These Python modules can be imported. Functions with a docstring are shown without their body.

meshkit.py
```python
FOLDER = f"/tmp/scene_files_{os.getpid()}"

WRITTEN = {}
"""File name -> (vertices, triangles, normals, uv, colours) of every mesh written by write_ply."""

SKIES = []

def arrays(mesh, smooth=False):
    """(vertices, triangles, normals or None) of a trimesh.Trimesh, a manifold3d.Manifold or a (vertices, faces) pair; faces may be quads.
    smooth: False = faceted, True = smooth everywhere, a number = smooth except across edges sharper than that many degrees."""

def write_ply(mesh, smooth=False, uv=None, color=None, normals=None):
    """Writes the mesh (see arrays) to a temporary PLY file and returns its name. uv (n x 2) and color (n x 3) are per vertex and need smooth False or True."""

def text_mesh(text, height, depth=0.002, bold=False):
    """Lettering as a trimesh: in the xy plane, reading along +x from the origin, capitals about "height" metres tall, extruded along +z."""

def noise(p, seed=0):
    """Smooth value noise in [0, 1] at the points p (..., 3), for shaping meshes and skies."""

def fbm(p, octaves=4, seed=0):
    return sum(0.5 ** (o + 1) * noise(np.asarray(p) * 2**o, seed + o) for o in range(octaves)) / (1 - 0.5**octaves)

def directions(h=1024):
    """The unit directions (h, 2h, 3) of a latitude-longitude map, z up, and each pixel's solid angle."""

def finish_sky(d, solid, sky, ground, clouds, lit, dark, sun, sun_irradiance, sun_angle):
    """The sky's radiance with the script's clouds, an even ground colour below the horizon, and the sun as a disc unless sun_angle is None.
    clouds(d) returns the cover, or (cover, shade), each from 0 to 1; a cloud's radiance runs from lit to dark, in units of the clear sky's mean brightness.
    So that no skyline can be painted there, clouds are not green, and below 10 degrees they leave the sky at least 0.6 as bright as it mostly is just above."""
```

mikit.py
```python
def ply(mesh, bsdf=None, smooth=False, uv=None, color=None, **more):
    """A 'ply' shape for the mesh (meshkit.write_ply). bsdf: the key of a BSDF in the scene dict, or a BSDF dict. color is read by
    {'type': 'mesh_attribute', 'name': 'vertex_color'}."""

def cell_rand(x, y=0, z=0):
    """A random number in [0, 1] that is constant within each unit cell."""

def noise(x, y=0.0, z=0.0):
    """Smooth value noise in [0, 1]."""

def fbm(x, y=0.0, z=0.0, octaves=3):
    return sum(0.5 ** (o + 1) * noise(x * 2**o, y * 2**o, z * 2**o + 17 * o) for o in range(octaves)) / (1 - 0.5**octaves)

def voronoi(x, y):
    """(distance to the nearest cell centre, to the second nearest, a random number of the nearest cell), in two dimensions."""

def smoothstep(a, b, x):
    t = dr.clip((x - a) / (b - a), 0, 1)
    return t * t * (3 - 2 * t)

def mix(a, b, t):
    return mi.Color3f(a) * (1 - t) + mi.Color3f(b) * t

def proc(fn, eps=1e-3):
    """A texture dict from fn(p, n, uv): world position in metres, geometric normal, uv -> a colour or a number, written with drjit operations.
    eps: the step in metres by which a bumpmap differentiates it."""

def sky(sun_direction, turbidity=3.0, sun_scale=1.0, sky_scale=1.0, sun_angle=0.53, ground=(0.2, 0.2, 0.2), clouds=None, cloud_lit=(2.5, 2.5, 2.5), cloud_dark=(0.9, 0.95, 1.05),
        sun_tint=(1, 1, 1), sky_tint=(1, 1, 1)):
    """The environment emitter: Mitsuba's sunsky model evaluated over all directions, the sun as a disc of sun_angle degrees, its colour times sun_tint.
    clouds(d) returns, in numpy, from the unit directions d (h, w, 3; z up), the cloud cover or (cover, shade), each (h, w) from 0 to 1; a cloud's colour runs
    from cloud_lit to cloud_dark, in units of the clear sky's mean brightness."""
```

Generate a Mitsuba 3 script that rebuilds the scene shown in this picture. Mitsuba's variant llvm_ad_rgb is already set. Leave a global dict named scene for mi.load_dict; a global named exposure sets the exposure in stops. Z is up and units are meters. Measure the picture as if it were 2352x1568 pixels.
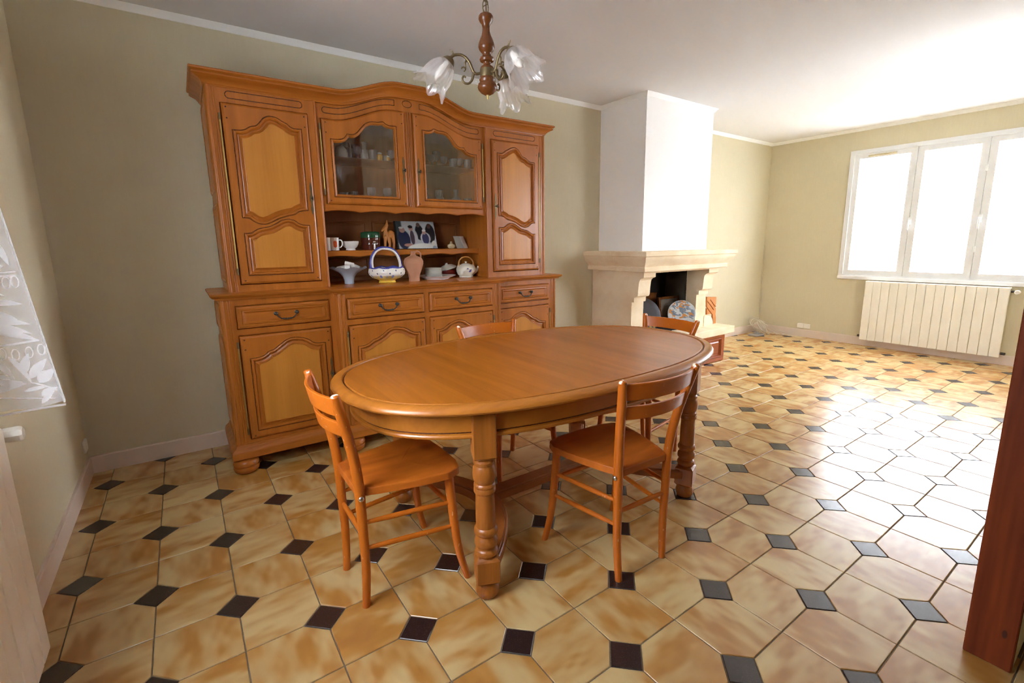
import math, random
import numpy as np, trimesh, drjit as dr, mitsuba as mi
import mikit
from mikit import noise, fbm, cell_rand, smoothstep, mix
from shapely.geometry import Polygon, LineString, Point, box as sbox
from shapely.ops import unary_union
from shapely import affinity

random.seed(7)
rng = np.random.default_rng(7)
T = mi.ScalarTransform4f
scene, labels = {}, {}

# ------------------------------------------------------------------ camera, sky, exposure
CAM_POS = np.array([-0.74771, -1.09109, 1.25999])
CAM_M = np.array([[0.81379968556337, -0.5810172628830792, -0.012207047506043012],
                  [-0.11450697159651418, -0.139719636704072, -0.9835479533683537],
                  [0.5697527755375618, 0.8018088072297141, -0.18023432363483932]])   # rows: right, down, forward
CAM_F = 1087.48
PP = (1197.999 - 1176.0, 759.557 - 784.0)
m4 = np.eye(4)
m4[:3, 0], m4[:3, 1], m4[:3, 2], m4[:3, 3] = -CAM_M[0], -CAM_M[1], CAM_M[2], CAM_POS
scene['camera'] = {'type': 'perspective', 'to_world': T(m4.tolist()), 'fov_axis': 'x', 'fov': math.degrees(2 * math.atan(1176.0 / CAM_F)),
                   'principal_point_offset_x': -PP[0] / 2352, 'principal_point_offset_y': -PP[1] / 1568, 'near_clip': 0.02, 'far_clip': 100.0}

def overcast(d):
    """a bright, nearly even overcast sky"""
    z = np.clip(d[..., 2], 0.02, 1)
    import meshkit
    n = meshkit.fbm(np.stack([d[..., 0] / (z + .3) * 2, d[..., 1] / (z + .3) * 2, d[..., 2] * 2], -1), 3)
    return np.ones_like(z), 0.35 * n

SKY_SCALE = 1.0
scene['sky'] = mikit.sky((-0.25, 0.75, 0.8), turbidity=4.0, sun_scale=0.0, sky_scale=SKY_SCALE, ground=(.70, .70, .70), clouds=overcast,
                         cloud_lit=(2.40, 2.55, 2.82), cloud_dark=(1.82, 1.95, 2.16))
exposure = 6.3

# ------------------------------------------------------------------ helpers
def numbered(name, used=None):
    if name not in used: return name
    k = 1
    while f'{name}_{k:03d}' in used: k += 1
    return f'{name}_{k:03d}'

KEYS = set()
def thing(name, label, cat, group=None):
    key = numbered(name, KEYS); KEYS.add(key)
    labels[key] = {'label': label, 'category': cat}
    if group: labels[key]['group'] = group
    return key

def part(parent, name, mesh, m, smooth=30, label=None, kind=None, **kw):
    key = numbered(parent + '__' + name, KEYS); KEYS.add(key)
    scene[key] = mesh if isinstance(mesh, dict) else mikit.ply(mesh, m, smooth=smooth, **kw)
    if label or kind:
        labels[key] = {}
        if label: labels[key]['label'] = label
        if kind: labels[key]['kind'] = kind
    return key

def solo(name, mesh, m, label, cat, group=None, smooth=30):
    key = thing(name, label, cat, group)
    scene[key] = mesh if isinstance(mesh, dict) else mikit.ply(mesh, m, smooth=smooth)
    return key

def struct(name, mesh, m, smooth=False, label=None):
    KEYS.add(name)
    scene[name] = mikit.ply(mesh, m, smooth=smooth)
    labels[name] = {'kind': 'structure'}
    if label: labels[name]['label'] = label
    return name

def cat(*ms):
    ms = [x for x in ms if x is not None]
    return trimesh.util.concatenate(ms) if len(ms) > 1 else ms[0]

def hull(pts):
    return trimesh.Trimesh(np.asarray(pts, float), process=False).convex_hull

def bx(x0, x1, y0, y1, z0, z1, b=0.003):
    b = min(b, abs(x1 - x0) * .45, abs(y1 - y0) * .45, abs(z1 - z0) * .45)
    if b <= 0:
        mm = trimesh.creation.box(extents=(x1 - x0, y1 - y0, z1 - z0)); mm.apply_translation(((x0 + x1) / 2, (y0 + y1) / 2, (z0 + z1) / 2)); return mm
    pts = []
    for x, sx in ((x0, 1), (x1, -1)):
        for y, sy in ((y0, 1), (y1, -1)):
            for z, sz in ((z0, 1), (z1, -1)):
                pts += [(x + sx * b, y + sy * b, z), (x + sx * b, y, z + sz * b), (x, y + sy * b, z + sz * b)]
    return hull(pts)

def lathe(prof, n=32, c=(0, 0, 0)):
    """profile [(r, z)...] from bottom to top around z"""
    prof = np.array(prof, float)
    a = np.arange(n) * 2 * np.pi / n
    v, f = [], []
    for r, z in prof: v.append(np.c_[max(r, 1e-5) * np.cos(a), max(r, 1e-5) * np.sin(a), np.full(n, z)])
    v = np.vstack(v)
    for k in range(len(prof) - 1):
        i = np.arange(n); j = (i + 1) % n
        f.append(np.c_[k * n + i, k * n + j, (k + 1) * n + j]); f.append(np.c_[k * n + i, (k + 1) * n + j, (k + 1) * n + i])
    mm = trimesh.Trimesh(v, np.vstack(f), process=False)
    mm.apply_translation(c); return mm

def smooth_path(pts, n=40):
    pts = np.asarray(pts, float)
    from scipy.interpolate import CubicSpline
    s = np.r_[0, np.cumsum(np.linalg.norm(np.diff(pts, axis=0), axis=1))]
    return CubicSpline(s, pts, axis=0, bc_type='natural')(np.linspace(0, s[-1], n))

def tube(points, radii, n=12, cap=True):
    p = np.asarray(points, float); m = len(p)
    r = np.broadcast_to(np.asarray(radii, float), (m,)) if np.ndim(radii) < 1 or len(radii) == m else np.interp(np.linspace(0, 1, m), np.linspace(0, 1, len(radii)), radii)
    t = np.gradient(p, axis=0); t /= np.linalg.norm(t, axis=1, keepdims=True)
    u = np.cross(t[0], [0, 0, 1.0]) if abs(t[0][2]) < .9 else np.cross(t[0], [1.0, 0, 0]); u /= np.linalg.norm(u)
    v, a = [], np.arange(n) * 2 * np.pi / n
    for k in range(m):
        u = u - t[k] * (u @ t[k]); u /= np.linalg.norm(u)
        w = np.cross(t[k], u)
        v.append(p[k] + r[k] * (np.cos(a)[:, None] * u + np.sin(a)[:, None] * w))
    v = np.vstack(v); f = []
    i = np.arange(n); j = (i + 1) % n
    for k in range(m - 1):
        f += [np.c_[k * n + i, k * n + j, (k + 1) * n + j], np.c_[k * n + i, (k + 1) * n + j, (k + 1) * n + i]]
    if cap:
        for k, rev in ((0, True), (m - 1, False)):
            c = len(v); v = np.vstack([v, p[k]])
            q = np.c_[np.full(n, c), k * n + i, k * n + j]
            f.append(q[:, ::-1] if rev else q)
    return trimesh.Trimesh(v, np.vstack(f), process=False)

def ring_tube(center, R, r, axis='z', n=28, k=8):
    a = np.linspace(0, 2 * np.pi, n + 1)
    c, s, o = R * np.cos(a), R * np.sin(a), 0 * a
    P = {'z': np.c_[c, s, o], 'y': np.c_[c, o, s], 'x': np.c_[o, c, s]}[axis] + np.array(center)
    return tube(P, r, k, cap=False)

def ext(poly, y0, y1, bevel=0.0):
    """shapely polygon in (x, z) extruded from y0 (front) to y1 (back)"""
    out = []
    for g in getattr(poly, 'geoms', [poly]):
        if g.area < 1e-8: continue
        mm = trimesh.creation.extrude_polygon(g, y1 - y0, engine='earcut')
        v = mm.vertices
        out.append(trimesh.Trimesh(np.c_[v[:, 0], y0 + v[:, 2], v[:, 1]], mm.faces[:, ::-1], process=False))
    return cat(*out)

def sweep(path, normals, prof, closed=False, cap=True):
    """path points (n,3), horizontal outward direction per point (mitre already scaled), profile [(out, dz)...]"""
    path, normals, prof = np.asarray(path, float), np.asarray(normals, float), np.asarray(prof, float)
    n, k = len(path), len(prof)
    v = (path[:, None] + prof[None, :, :1] * normals[:, None] + np.array([0, 0, 1.0]) * prof[None, :, 1:]).reshape(-1, 3)
    f = []
    for i in range(n if closed else n - 1):
        a, b = i * k, ((i + 1) % n) * k
        j = np.arange(k - 1)
        f += [np.c_[a + j, b + j, b + j + 1], np.c_[a + j, b + j + 1, a + j + 1]]
    if cap and not closed:
        tv, tf = trimesh.creation.triangulate_polygon(Polygon(prof).buffer(0), engine='earcut')
        if len(tv) == k or True:
            for i in (0, n - 1):
                w = path[i] + tv[:, :1] * normals[i] + np.array([0, 0, 1.0]) * tv[:, 1:]
                f.append(tf + len(v)); v = np.vstack([v, w])
    mm = trimesh.Trimesh(v, np.vstack(f), process=False)
    return mm

def resample(pts, step=0.008):
    """closed polyline: keep the corners, add points between"""
    out = []
    n = len(pts)
    for a in range(n):
        p, q = np.array(pts[a]), np.array(pts[(a + 1) % n])
        m = max(1, int(np.linalg.norm(q - p) / step))
        out += [p + (q - p) * t / m for t in range(m)]
    return np.array(out)

def ccw(pts):
    pts = np.asarray(pts, float)
    x, z = pts[:, 0], pts[:, 1]
    return pts if np.sum(x * np.roll(z, -1) - np.roll(x, -1) * z) > 0 else pts[::-1]

def inset_rings(pts, ds):
    """rings of len(pts) points at inward offsets ds of a closed ccw polyline"""
    pts = np.asarray(pts, float)
    e = np.roll(pts, -1, 0) - pts; e /= np.linalg.norm(e, axis=1, keepdims=True) + 1e-12
    nrm = np.c_[-e[:, 1], e[:, 0]]; prev = np.roll(nrm, 1, 0)
    b = nrm + prev; b /= np.maximum((b * nrm).sum(1, keepdims=True), .35)
    base = Polygon(pts).buffer(0)
    out = []
    for d in ds:
        if abs(d) < 1e-9: out.append(pts.copy()); continue
        g = base.buffer(-d, join_style=2, mitre_limit=4)
        g = max(getattr(g, 'geoms', [g]), key=lambda q: q.area)
        ring = LineString(list(g.exterior.coords))
        out.append(np.array([ring.interpolate(ring.project(Point(q))).coords[0] for q in pts + b * d]))
    return out

def carve(pts, prof, yf, cap=True):
    """mesh of rings: (inward offset, height towards the viewer) pairs; y = yf - height. Returns mesh, last ring"""
    rings = inset_rings(pts, [d for d, _ in prof])
    n = len(pts); v, f = [], []
    for r, (_, h) in zip(rings, prof): v.append(np.c_[r[:, 0], np.full(n, yf - h), r[:, 1]])
    i = np.arange(n); j = (i + 1) % n
    for k in range(len(prof) - 1):
        f += [np.c_[k * n + i, k * n + j, (k + 1) * n + j], np.c_[k * n + i, (k + 1) * n + j, (k + 1) * n + i]]
    mesh = trimesh.Trimesh(np.vstack(v), np.vstack(f), process=False)
    if cap:
        mesh = cat(mesh, flat(Polygon(rings[-1]).buffer(0), yf - prof[-1][1]))
    return mesh, rings[-1]

def flat(poly, y):
    out = []
    for g in getattr(poly, 'geoms', [poly]):
        if g.area < 1e-8: continue
        tv, tf = trimesh.creation.triangulate_polygon(g, engine='earcut')
        t = tv[tf]; p_, q_ = t[:, 1] - t[:, 0], t[:, 2] - t[:, 0]; area = p_[:, 0] * q_[:, 1] - p_[:, 1] * q_[:, 0]
        tf = np.where((area > 0)[:, None], tf, tf[:, ::-1])
        out.append(trimesh.Trimesh(np.c_[tv[:, 0], np.full(len(tv), y), tv[:, 1]], tf, process=False))
    return cat(*out)

def spl(pts, n=40):
    """a smooth open curve through 2-D points"""
    from scipy.interpolate import PchipInterpolator
    pts = np.asarray(pts, float)
    x = np.linspace(pts[0, 0], pts[-1, 0], n)
    return np.c_[x, PchipInterpolator(pts[:, 0], pts[:, 1])(x)]

def moved(mesh, x=0, y=0, z=0, rz=0, rx=0, ry=0, s=1.0):
    mm = mesh.copy()
    if s != 1.0: mm.apply_scale(s)
    for ang, ax in ((rx, [1, 0, 0]), (ry, [0, 1, 0]), (rz, [0, 0, 1])):
        if ang: mm.apply_transform(trimesh.transformations.rotation_matrix(math.radians(ang), ax))
    mm.apply_translation((x, y, z)); return mm

# ------------------------------------------------------------------ materials
def two(d): return {'type': 'twosided', 'bsdf': d}
def prin(color, rough=0.5, spec=0.5, metallic=0.0, **kw):
    c = color if isinstance(color, dict) else {'type': 'rgb', 'value': list(color)}
    return two({'type': 'principled', 'base_color': c, 'roughness': rough, 'specular': spec, 'metallic': metallic, **kw})
def C3(r, g, b): return mi.Color3f(float(r), float(g), float(b))

def wood(base, dark, axis='z', fine=90.0, blot=2.2, amt=0.55, board=None):
    """long grain along one axis: broad bands, fine pores, soft blotches"""
    base, dark = np.array(base), np.array(dark)
    def fn(p, n, uv):
        x, y, z = p.x, p.y, p.z
        if axis == 'z': l, a, b = z, x, y
        elif axis == 'x': l, a, b = x, z, y
        else: l, a, b = y, x, z
        bd = cell_rand(a / board, 3.0, 5.0) if board else 0.5
        w = noise(l * 1.7 + 9 * bd, a * 9, b * 9) * .35
        bands = fbm(l * 1.1 + 4, a * 26 + w * 6, b * 26 + 3, 3)
        pores = noise(l * 7, a * fine * 2.2, b * fine * 2.2)
        bl = fbm(l * blot, a * blot * 2, b * blot * 2 + 7, 2)
        t = dr.clip((bands - .5) * 1.5 + .5, 0, 1) * .55 + pores * .18 + bl * .27
        t = dr.clip((t - .5) * 1.9 + .5 + (bd - .5) * .45, 0, 1)
        return mix(C3(*base), C3(*dark), t * amt)
    return mikit.proc(fn)

def tile_color(p, n, uv):
    x, y = p.x / 0.24, p.y / 0.24
    i, j = dr.floor(x), dr.floor(y)
    r1, r2, r3 = cell_rand(i, j, 1), cell_rand(i, j, 2), cell_rand(i, j, 3)
    par = dr.abs((i + j) / 2 - dr.floor((i + j) / 2)) > .25
    sx = dr.select(par, 1.0, 2.3); sy = dr.select(par, 2.3, 1.0)
    a = fbm(x * 1.25 * sx + r1 * 40, y * 1.25 * sy + r2 * 40, r3 * 9, 3)
    b = fbm(x * 3.0 * sx + r2 * 31, y * 3.0 * sy + r3 * 17, 4.0, 2)
    t = smoothstep(.30, .68, a * .68 + b * .32 + (r3 - .5) * .10)
    t2 = smoothstep(.55, .80, a * .5 + b * .5)
    c = mix(C3(.50, .365, .165), C3(.37, .175, .038), t)
    return mix(c, C3(.30, .115, .026), t2 * .5)
def cab_color(p, n, uv):
    s = smoothstep(.73, .78, noise(p.x * 420, p.y * 420, 2)) * .12
    return mix(C3(.016, .008, .007), C3(.10, .075, .06), s)
def wall_color(p, n, uv):
    h = p.x + p.y
    w = fbm(h * 120, p.z * 14, 2, 2); g = noise(h * 260, p.z * 260, 5)
    st = fbm(h * 1.3, p.z * 1.1, 9, 3)
    c = mix(C3(.595, .540, .385), C3(.565, .507, .355), dr.clip(w * .6 + g * .4, 0, 1))
    return mix(c, C3(.53, .465, .33), smoothstep(.62, .80, st) * .35)
def stone_color(p, n, uv):
    a = fbm(p.x * 7, p.y * 7, p.z * 7, 4); b = noise(p.x * 300, p.y * 300, p.z * 300)
    c = mix(C3(.74, .62, .44), C3(.63, .49, .31), dr.clip((a - .35) * 2.2, 0, 1))
    return c * (.95 + .1 * b)
def brick_soot(p, n, uv):
    s = fbm(p.x * 5, p.y * 5, p.z * 6, 3)
    return mix(C3(.012, .009, .008), C3(.035, .027, .022), s)
def hood_gray(p, n, uv):
    s = fbm(p.x * 4, p.y * 6, p.z * 4, 3)
    return mix(C3(.12, .097, .072), C3(.05, .04, .03), smoothstep(.45, .65, s))
def chair_color(p, n, uv):
    g = fbm(p.x * 14, p.y * 14, p.z * 5, 3)
    c = mix(C3(.47, .118, .010), C3(.37, .082, .007), g)
    chip = smoothstep(.60, .64, fbm(p.x * 75, p.y * 75, p.z * 60, 2)) * smoothstep(.800, .806, p.z)
    scuff = smoothstep(.80, .83, fbm(p.x * 110, p.y * 110, p.z * 40, 2)) * .5
    return mix(mix(c, C3(.60, .36, .16), scuff), C3(.80, .70, .52), chip)
def ply_color(p, n, uv):
    g = fbm(p.x * 6 + 40, p.y * 26, p.z * 3, 3)
    return mix(C3(.47, .125, .013), C3(.32, .070, .009), dr.clip((g - .5) * 2 + .5, 0, 1))
def dark_post(p, n, uv):
    g = fbm(p.y * 45, p.x * 45, p.z * 2.2, 3)
    c = mix(C3(.185, .034, .008), C3(.095, .017, .005), dr.clip((g - .5) * 2.4 + .5, 0, 1))
    k = dr.sqrt(dr.square((p.y + .925) / .006) + dr.square((p.z - .115) / .014))
    return mix(C3(.05, .02, .012), c, smoothstep(.7, 1.2, k))

DW, DD = (.400, .125, .018), (.215, .054, .007)
M = {
    'dresser_upright': prin(wood(DW, DD, 'z'), .30, .5),
    'dresser_across': prin(wood(DW, DD, 'x'), .30, .5),
    'dresser_panel': prin(wood((.51, .210, .034), (.37, .122, .016), 'z', blot=3.0), .32, .5),
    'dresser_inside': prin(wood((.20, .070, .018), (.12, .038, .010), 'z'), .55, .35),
    'oak_top': prin(wood((.375, .115, .011), (.235, .062, .006), 'y', fine=60, amt=.6, board=.11), .30, .5),
    'oak_rim': prin(wood((.40, .140, .019), (.26, .075, .010), 'x', fine=60, amt=.5), .30, .5),
    'oak_leg': prin(wood((.31, .098, .015), (.13, .034, .006), 'z', fine=110, amt=.7), .34, .5),
    'oak_stretcher': prin(wood((.27, .080, .018), (.15, .042, .010), 'y', amt=.6), .36, .5),
    'chair': prin(mikit.proc(chair_color), .28, .5),
    'chair_seat': prin(mikit.proc(ply_color), .36, .45),
    'tile': prin(mikit.proc(tile_color), .29, .85, clearcoat=1.0, clearcoat_gloss=.80),
    'cabochon': prin(mikit.proc(cab_color), .27, .75, clearcoat=1.0, clearcoat_gloss=.80),
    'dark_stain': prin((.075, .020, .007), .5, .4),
    'grout': prin((.15, .115, .08), .85, .2),
    'wall': prin(mikit.proc(wall_color), .85, .2),
    'ceiling': prin((.60, .59, .57), .9, .1),
    'white_plaster': prin((.80, .79, .76), .85, .2),
    'white_paint': prin((.68, .69, .70), .35, .5),
    'cornice_white': prin((.80, .80, .77), .55, .4),
    'plinth_tile': prin((.66, .555, .47), .35, .5),
    'stone': prin(mikit.proc(stone_color), .8, .2),
    'soot': prin(mikit.proc(brick_soot), .9, .15),
    'hood': prin(mikit.proc(hood_gray), .9, .15),
    'mahogany': prin(wood((.27, .060, .016), (.14, .030, .010), 'x'), .25, .5),
    'turned_dark': prin(wood((.125, .038, .009), (.055, .017, .006), 'z'), .25, .4),
    'plaque_wood': prin(wood((.52, .21, .06), (.36, .12, .03), 'z'), .5, .4),
    'post': prin(mikit.proc(dark_post), .6, .2),
    'brass': prin((.42, .30, .10), .38, .5, .9),
    'old_brass': prin((.17, .125, .060), .42, .5, .75),
    'iron': prin((.055, .046, .038), .38, .5, .6),
    'steel': prin((.62, .62, .60), .25, .5, 1.0),
    'radiator': prin((.80, .77, .68), .38, .5),
    'radiator_gap': prin((.62, .58, .50), .6, .3),
    'plastic_white': prin((.78, .75, .68), .4, .5),
    'cable': prin((.60, .55, .45), .5, .4),
    'cable_grey': prin((.30, .28, .26), .5, .4),
    'glass': {'type': 'thindielectric', 'int_ior': 1.5},
    'ceramic_white': prin((.72, .71, .68), .18, .5),
    'ceramic_cream': prin((.70, .67, .57), .2, .5),
    'ceramic_blue': prin((.05, .06, .30), .18, .5),
    'ceramic_yellow': prin((.58, .38, .05), .2, .5),
    'blue_grey': prin((.34, .38, .43), .3, .5),
    'terracotta': prin((.44, .215, .125), .8, .2),
    'plate_grey': prin((.44, .43, .38), .3, .5),
    'green_glaze': prin((.014, .07, .03), .1, .6),
    'brown_glaze': prin((.075, .016, .008), .1, .6),
    'red_glaze': prin((.20, .018, .012), .18, .5),
    'orange_print': prin((.62, .10, .02), .3, .5),
    'carved': prin(wood((.50, .20, .045), (.30, .09, .015), 'z', fine=40), .5, .4),
    'cane': prin((.45, .22, .06), .6, .3),
    'ivory': prin((.60, .50, .30), .5, .4),
    'paper': prin((.72, .70, .66), .7, .2),
    'black': prin((.012, .011, .011), .4, .4),
    'pewter': prin((.10, .10, .11), .4, .4, .4),
    'gold_liquid': prin((.42, .22, .03), .25, .5),
}
M['sheer'] = {'type': 'blendbsdf', 'weight': .55, 'a': {'type': 'null'}, 'b': {'type': 'principledthin', 'base_color': {'type': 'rgb', 'value': [.95, .95, .95]}, 'roughness': .8, 'diff_trans': 1.25, 'spec_trans': 0.0}}
M['net'] = {'type': 'blendbsdf', 'weight': .34, 'a': {'type': 'null'}, 'b': {'type': 'principledthin', 'base_color': {'type': 'rgb', 'value': [.80, .82, .87]}, 'roughness': .8, 'diff_trans': 1.0, 'spec_trans': 0.0}}
M['lace'] = {'type': 'principledthin', 'base_color': {'type': 'rgb', 'value': [.97, .97, .98]}, 'roughness': .8, 'diff_trans': 1.0, 'spec_trans': 0.0}
M['frosted'] = {'type': 'blendbsdf', 'weight': .24, 'a': {'type': 'thindielectric', 'int_ior': 1.5}, 'b': {'type': 'principledthin', 'base_color': {'type': 'rgb', 'value': [.92, .91, .92]}, 'roughness': .35, 'diff_trans': 1.1, 'spec_trans': 0.0}}
for k, v in M.items(): scene['mat_' + k] = v
M = {k: 'mat_' + k for k in M}
# ------------------------------------------------------------------ room shell
XL, XR, YB, YF, H = -1.30, 5.90, 2.40, -0.845, 2.54
YR = -3.40                                    # far wall of the space behind the camera
RW = dict(y0=-.405, y1=1.437, z0=.803, z1=2.290)      # window in the right wall
LW = dict(y0=-.30, y1=.50, z0=.98, z1=2.10)           # window in the left wall
FW = dict(y0=3.40, y1=4.60, z0=.90, z1=2.20)          # window in the front wall, out of sight at the right (here y0, y1 are x)
def ell(z0, z1, e):
    P = unary_union([sbox(XL - e, YF - .105, XR + e, YB + e), sbox(XL - e, YR - .15, 3.3, YF)])
    m = trimesh.creation.extrude_polygon(P, z1 - z0, engine='earcut'); m.apply_translation((0, 0, z0)); return m
struct('floor', ell(-.15, -.0035, .2), M['grout'])
struct('ceiling', ell(H, H + .15, .25), M['ceiling'])
struct('wall_back', bx(XL - .25, XR + .25, YB, YB + .25, 0, H, 0), M['wall'])
def holed(axis, c0, c1, a0, a1, w):
    """wall slab with a rectangular opening; axis x: spans y"""
    P = sbox(a0, 0, a1, H).difference(sbox(w['y0'] + .03, w['z0'] + .03, w['y1'] - .03, w['z1'] - .03))
    m = ext(P, 0, c1 - c0); v = m.vertices.copy()
    return trimesh.Trimesh(np.c_[c0 + v[:, 1], v[:, 0], v[:, 2]], m.faces, process=False)
struct('wall_right', holed('x', XR, XR + .25, YF - .105, YB, RW), M['wall'])
struct('wall_left', holed('x', XL - .14, XL, YR, YB, LW), M['wall'])
struct('wall_front', ext(sbox(1.125, 0, XR, H).difference(sbox(FW['y0'] + .03, FW['z0'] + .03, FW['y1'] - .03, FW['z1'] - .03)), YF - .105, YF), M['wall'])
struct('wall_rear', bx(XL - .25, 3.3, YR - .15, YR, 0, H, 0), M['wall'])
struct('wall_kitchen', bx(3.2, 3.3, YR, YF - .105, 0, H, 0), M['wall'])
struct('wall_chimney', bx(2.70, 3.69, 1.843, YB + .01, 1.182, H, 0), M['white_plaster'], label='white plastered chimney breast above the stone fireplace')

# cornices
CP = [(0, 2.507 - 2.507), (.006, 0), (.010, .006), (.020, .020), (.030, .028), (.034, .034), (0, .034)]
def cornice(path, outs): return sweep([(x, y, 2.507) for x, y in path], [(a, b, 0) for a, b in outs], CP)
struct('trim_1', cornice([(XL, YB), (2.70, YB)], [(0, -1), (0, -1)]), M['cornice_white'], smooth=40, label='white cornice along the top of the back wall')
struct('trim_2', cornice([(2.70, YB), (2.70, 1.843), (3.69, 1.843), (3.69, YB)], [(-1, 0), (-1, -1), (1, -1), (1, 0)]), M['cornice_white'], smooth=40, label='white cornice around the chimney breast')
struct('trim_3', cornice([(3.69, YB), (XR, YB), (XR, YF)], [(0, -1), (-1, -1), (-1, 0)]), M['cornice_white'], smooth=40, label='white cornice in the corner by the large window')
# skirting
def skirt(path, outs): return sweep([(x, y, 0) for x, y in path], [(a, b, 0) for a, b in outs], [(0, 0), (.012, 0), (.012, .094), (.009, .099), (0, .101)])
struct('baseboard_left', skirt([(XL, YR), (XL, YB)], [(1, 0), (1, 0)]), M['plinth_tile'])
struct('baseboard_back', skirt([(XL, YB), (XR, YB)], [(0, -1), (0, -1)]), M['plinth_tile'])
struct('baseboard_right', skirt([(XR, YB), (XR, YF)], [(-1, 0), (-1, 0)]), M['plinth_tile'])
# timber lining of the opening at the right
struct('trim_4', bx(1.098, 1.125, YF - .106, YF + .001, 0, H, .003), M['post'], smooth=False, label='dark reddish wooden lining of the doorway at the right')

# ------------------------------------------------------------------ floor tiles
TS, G, K = 0.24, 0.0019, 0.285
cam_px = lambda q: (lambda v: (v[:, :2] / np.maximum(v[:, 2:], 1e-3) * CAM_F + np.array([1176 + PP[0], 784 + PP[1]]), v[:, 2]))((np.asarray(q) - CAM_POS) @ CAM_M.T)
ROOM = unary_union([sbox(XL + .006, YF - .2, XR - .006, YB - .006), sbox(XL + .006, YR + .006, 3.2 - .006, YF - .1)]).difference(sbox(1.09, YF - .112, 6, YF + .006))
def slab(poly, b=.0016):
    poly = poly.simplify(.0005)
    pts = list(poly.exterior.coords)[:-1]
    ins = poly.buffer(-b, join_style=2)
    q = list(ins.exterior.coords)[:-1] if ins.geom_type == 'Polygon' and not ins.is_empty else pts
    return hull([(x, y, -.0034) for x, y in pts] + [(x, y, -b) for x, y in pts] + [(x, y, 0) for x, y in q])
tiles, cabs = [], []
for i in range(-7, 26):
    for j in range(-15, 11):
        cx, cy = i * TS, j * TS
        k = K * TS
        if (i + j) % 2 == 0:
            cabs.append(Polygon([(cx + k - G * 1.5, cy), (cx, cy + k - G * 1.5), (cx - k + G * 1.5, cy), (cx, cy - k + G * 1.5)]))
            P = Polygon([(cx + k, cy), (cx + TS, cy), (cx + TS, cy + TS - k), (cx + TS - k, cy + TS), (cx, cy + TS), (cx, cy + k)])
        else:
            P = Polygon([(cx, cy), (cx + TS - k, cy), (cx + TS, cy + k), (cx + TS, cy + TS), (cx + k, cy + TS), (cx, cy + TS - k)])
        tiles.append(P.buffer(-G, join_style=2))
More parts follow.
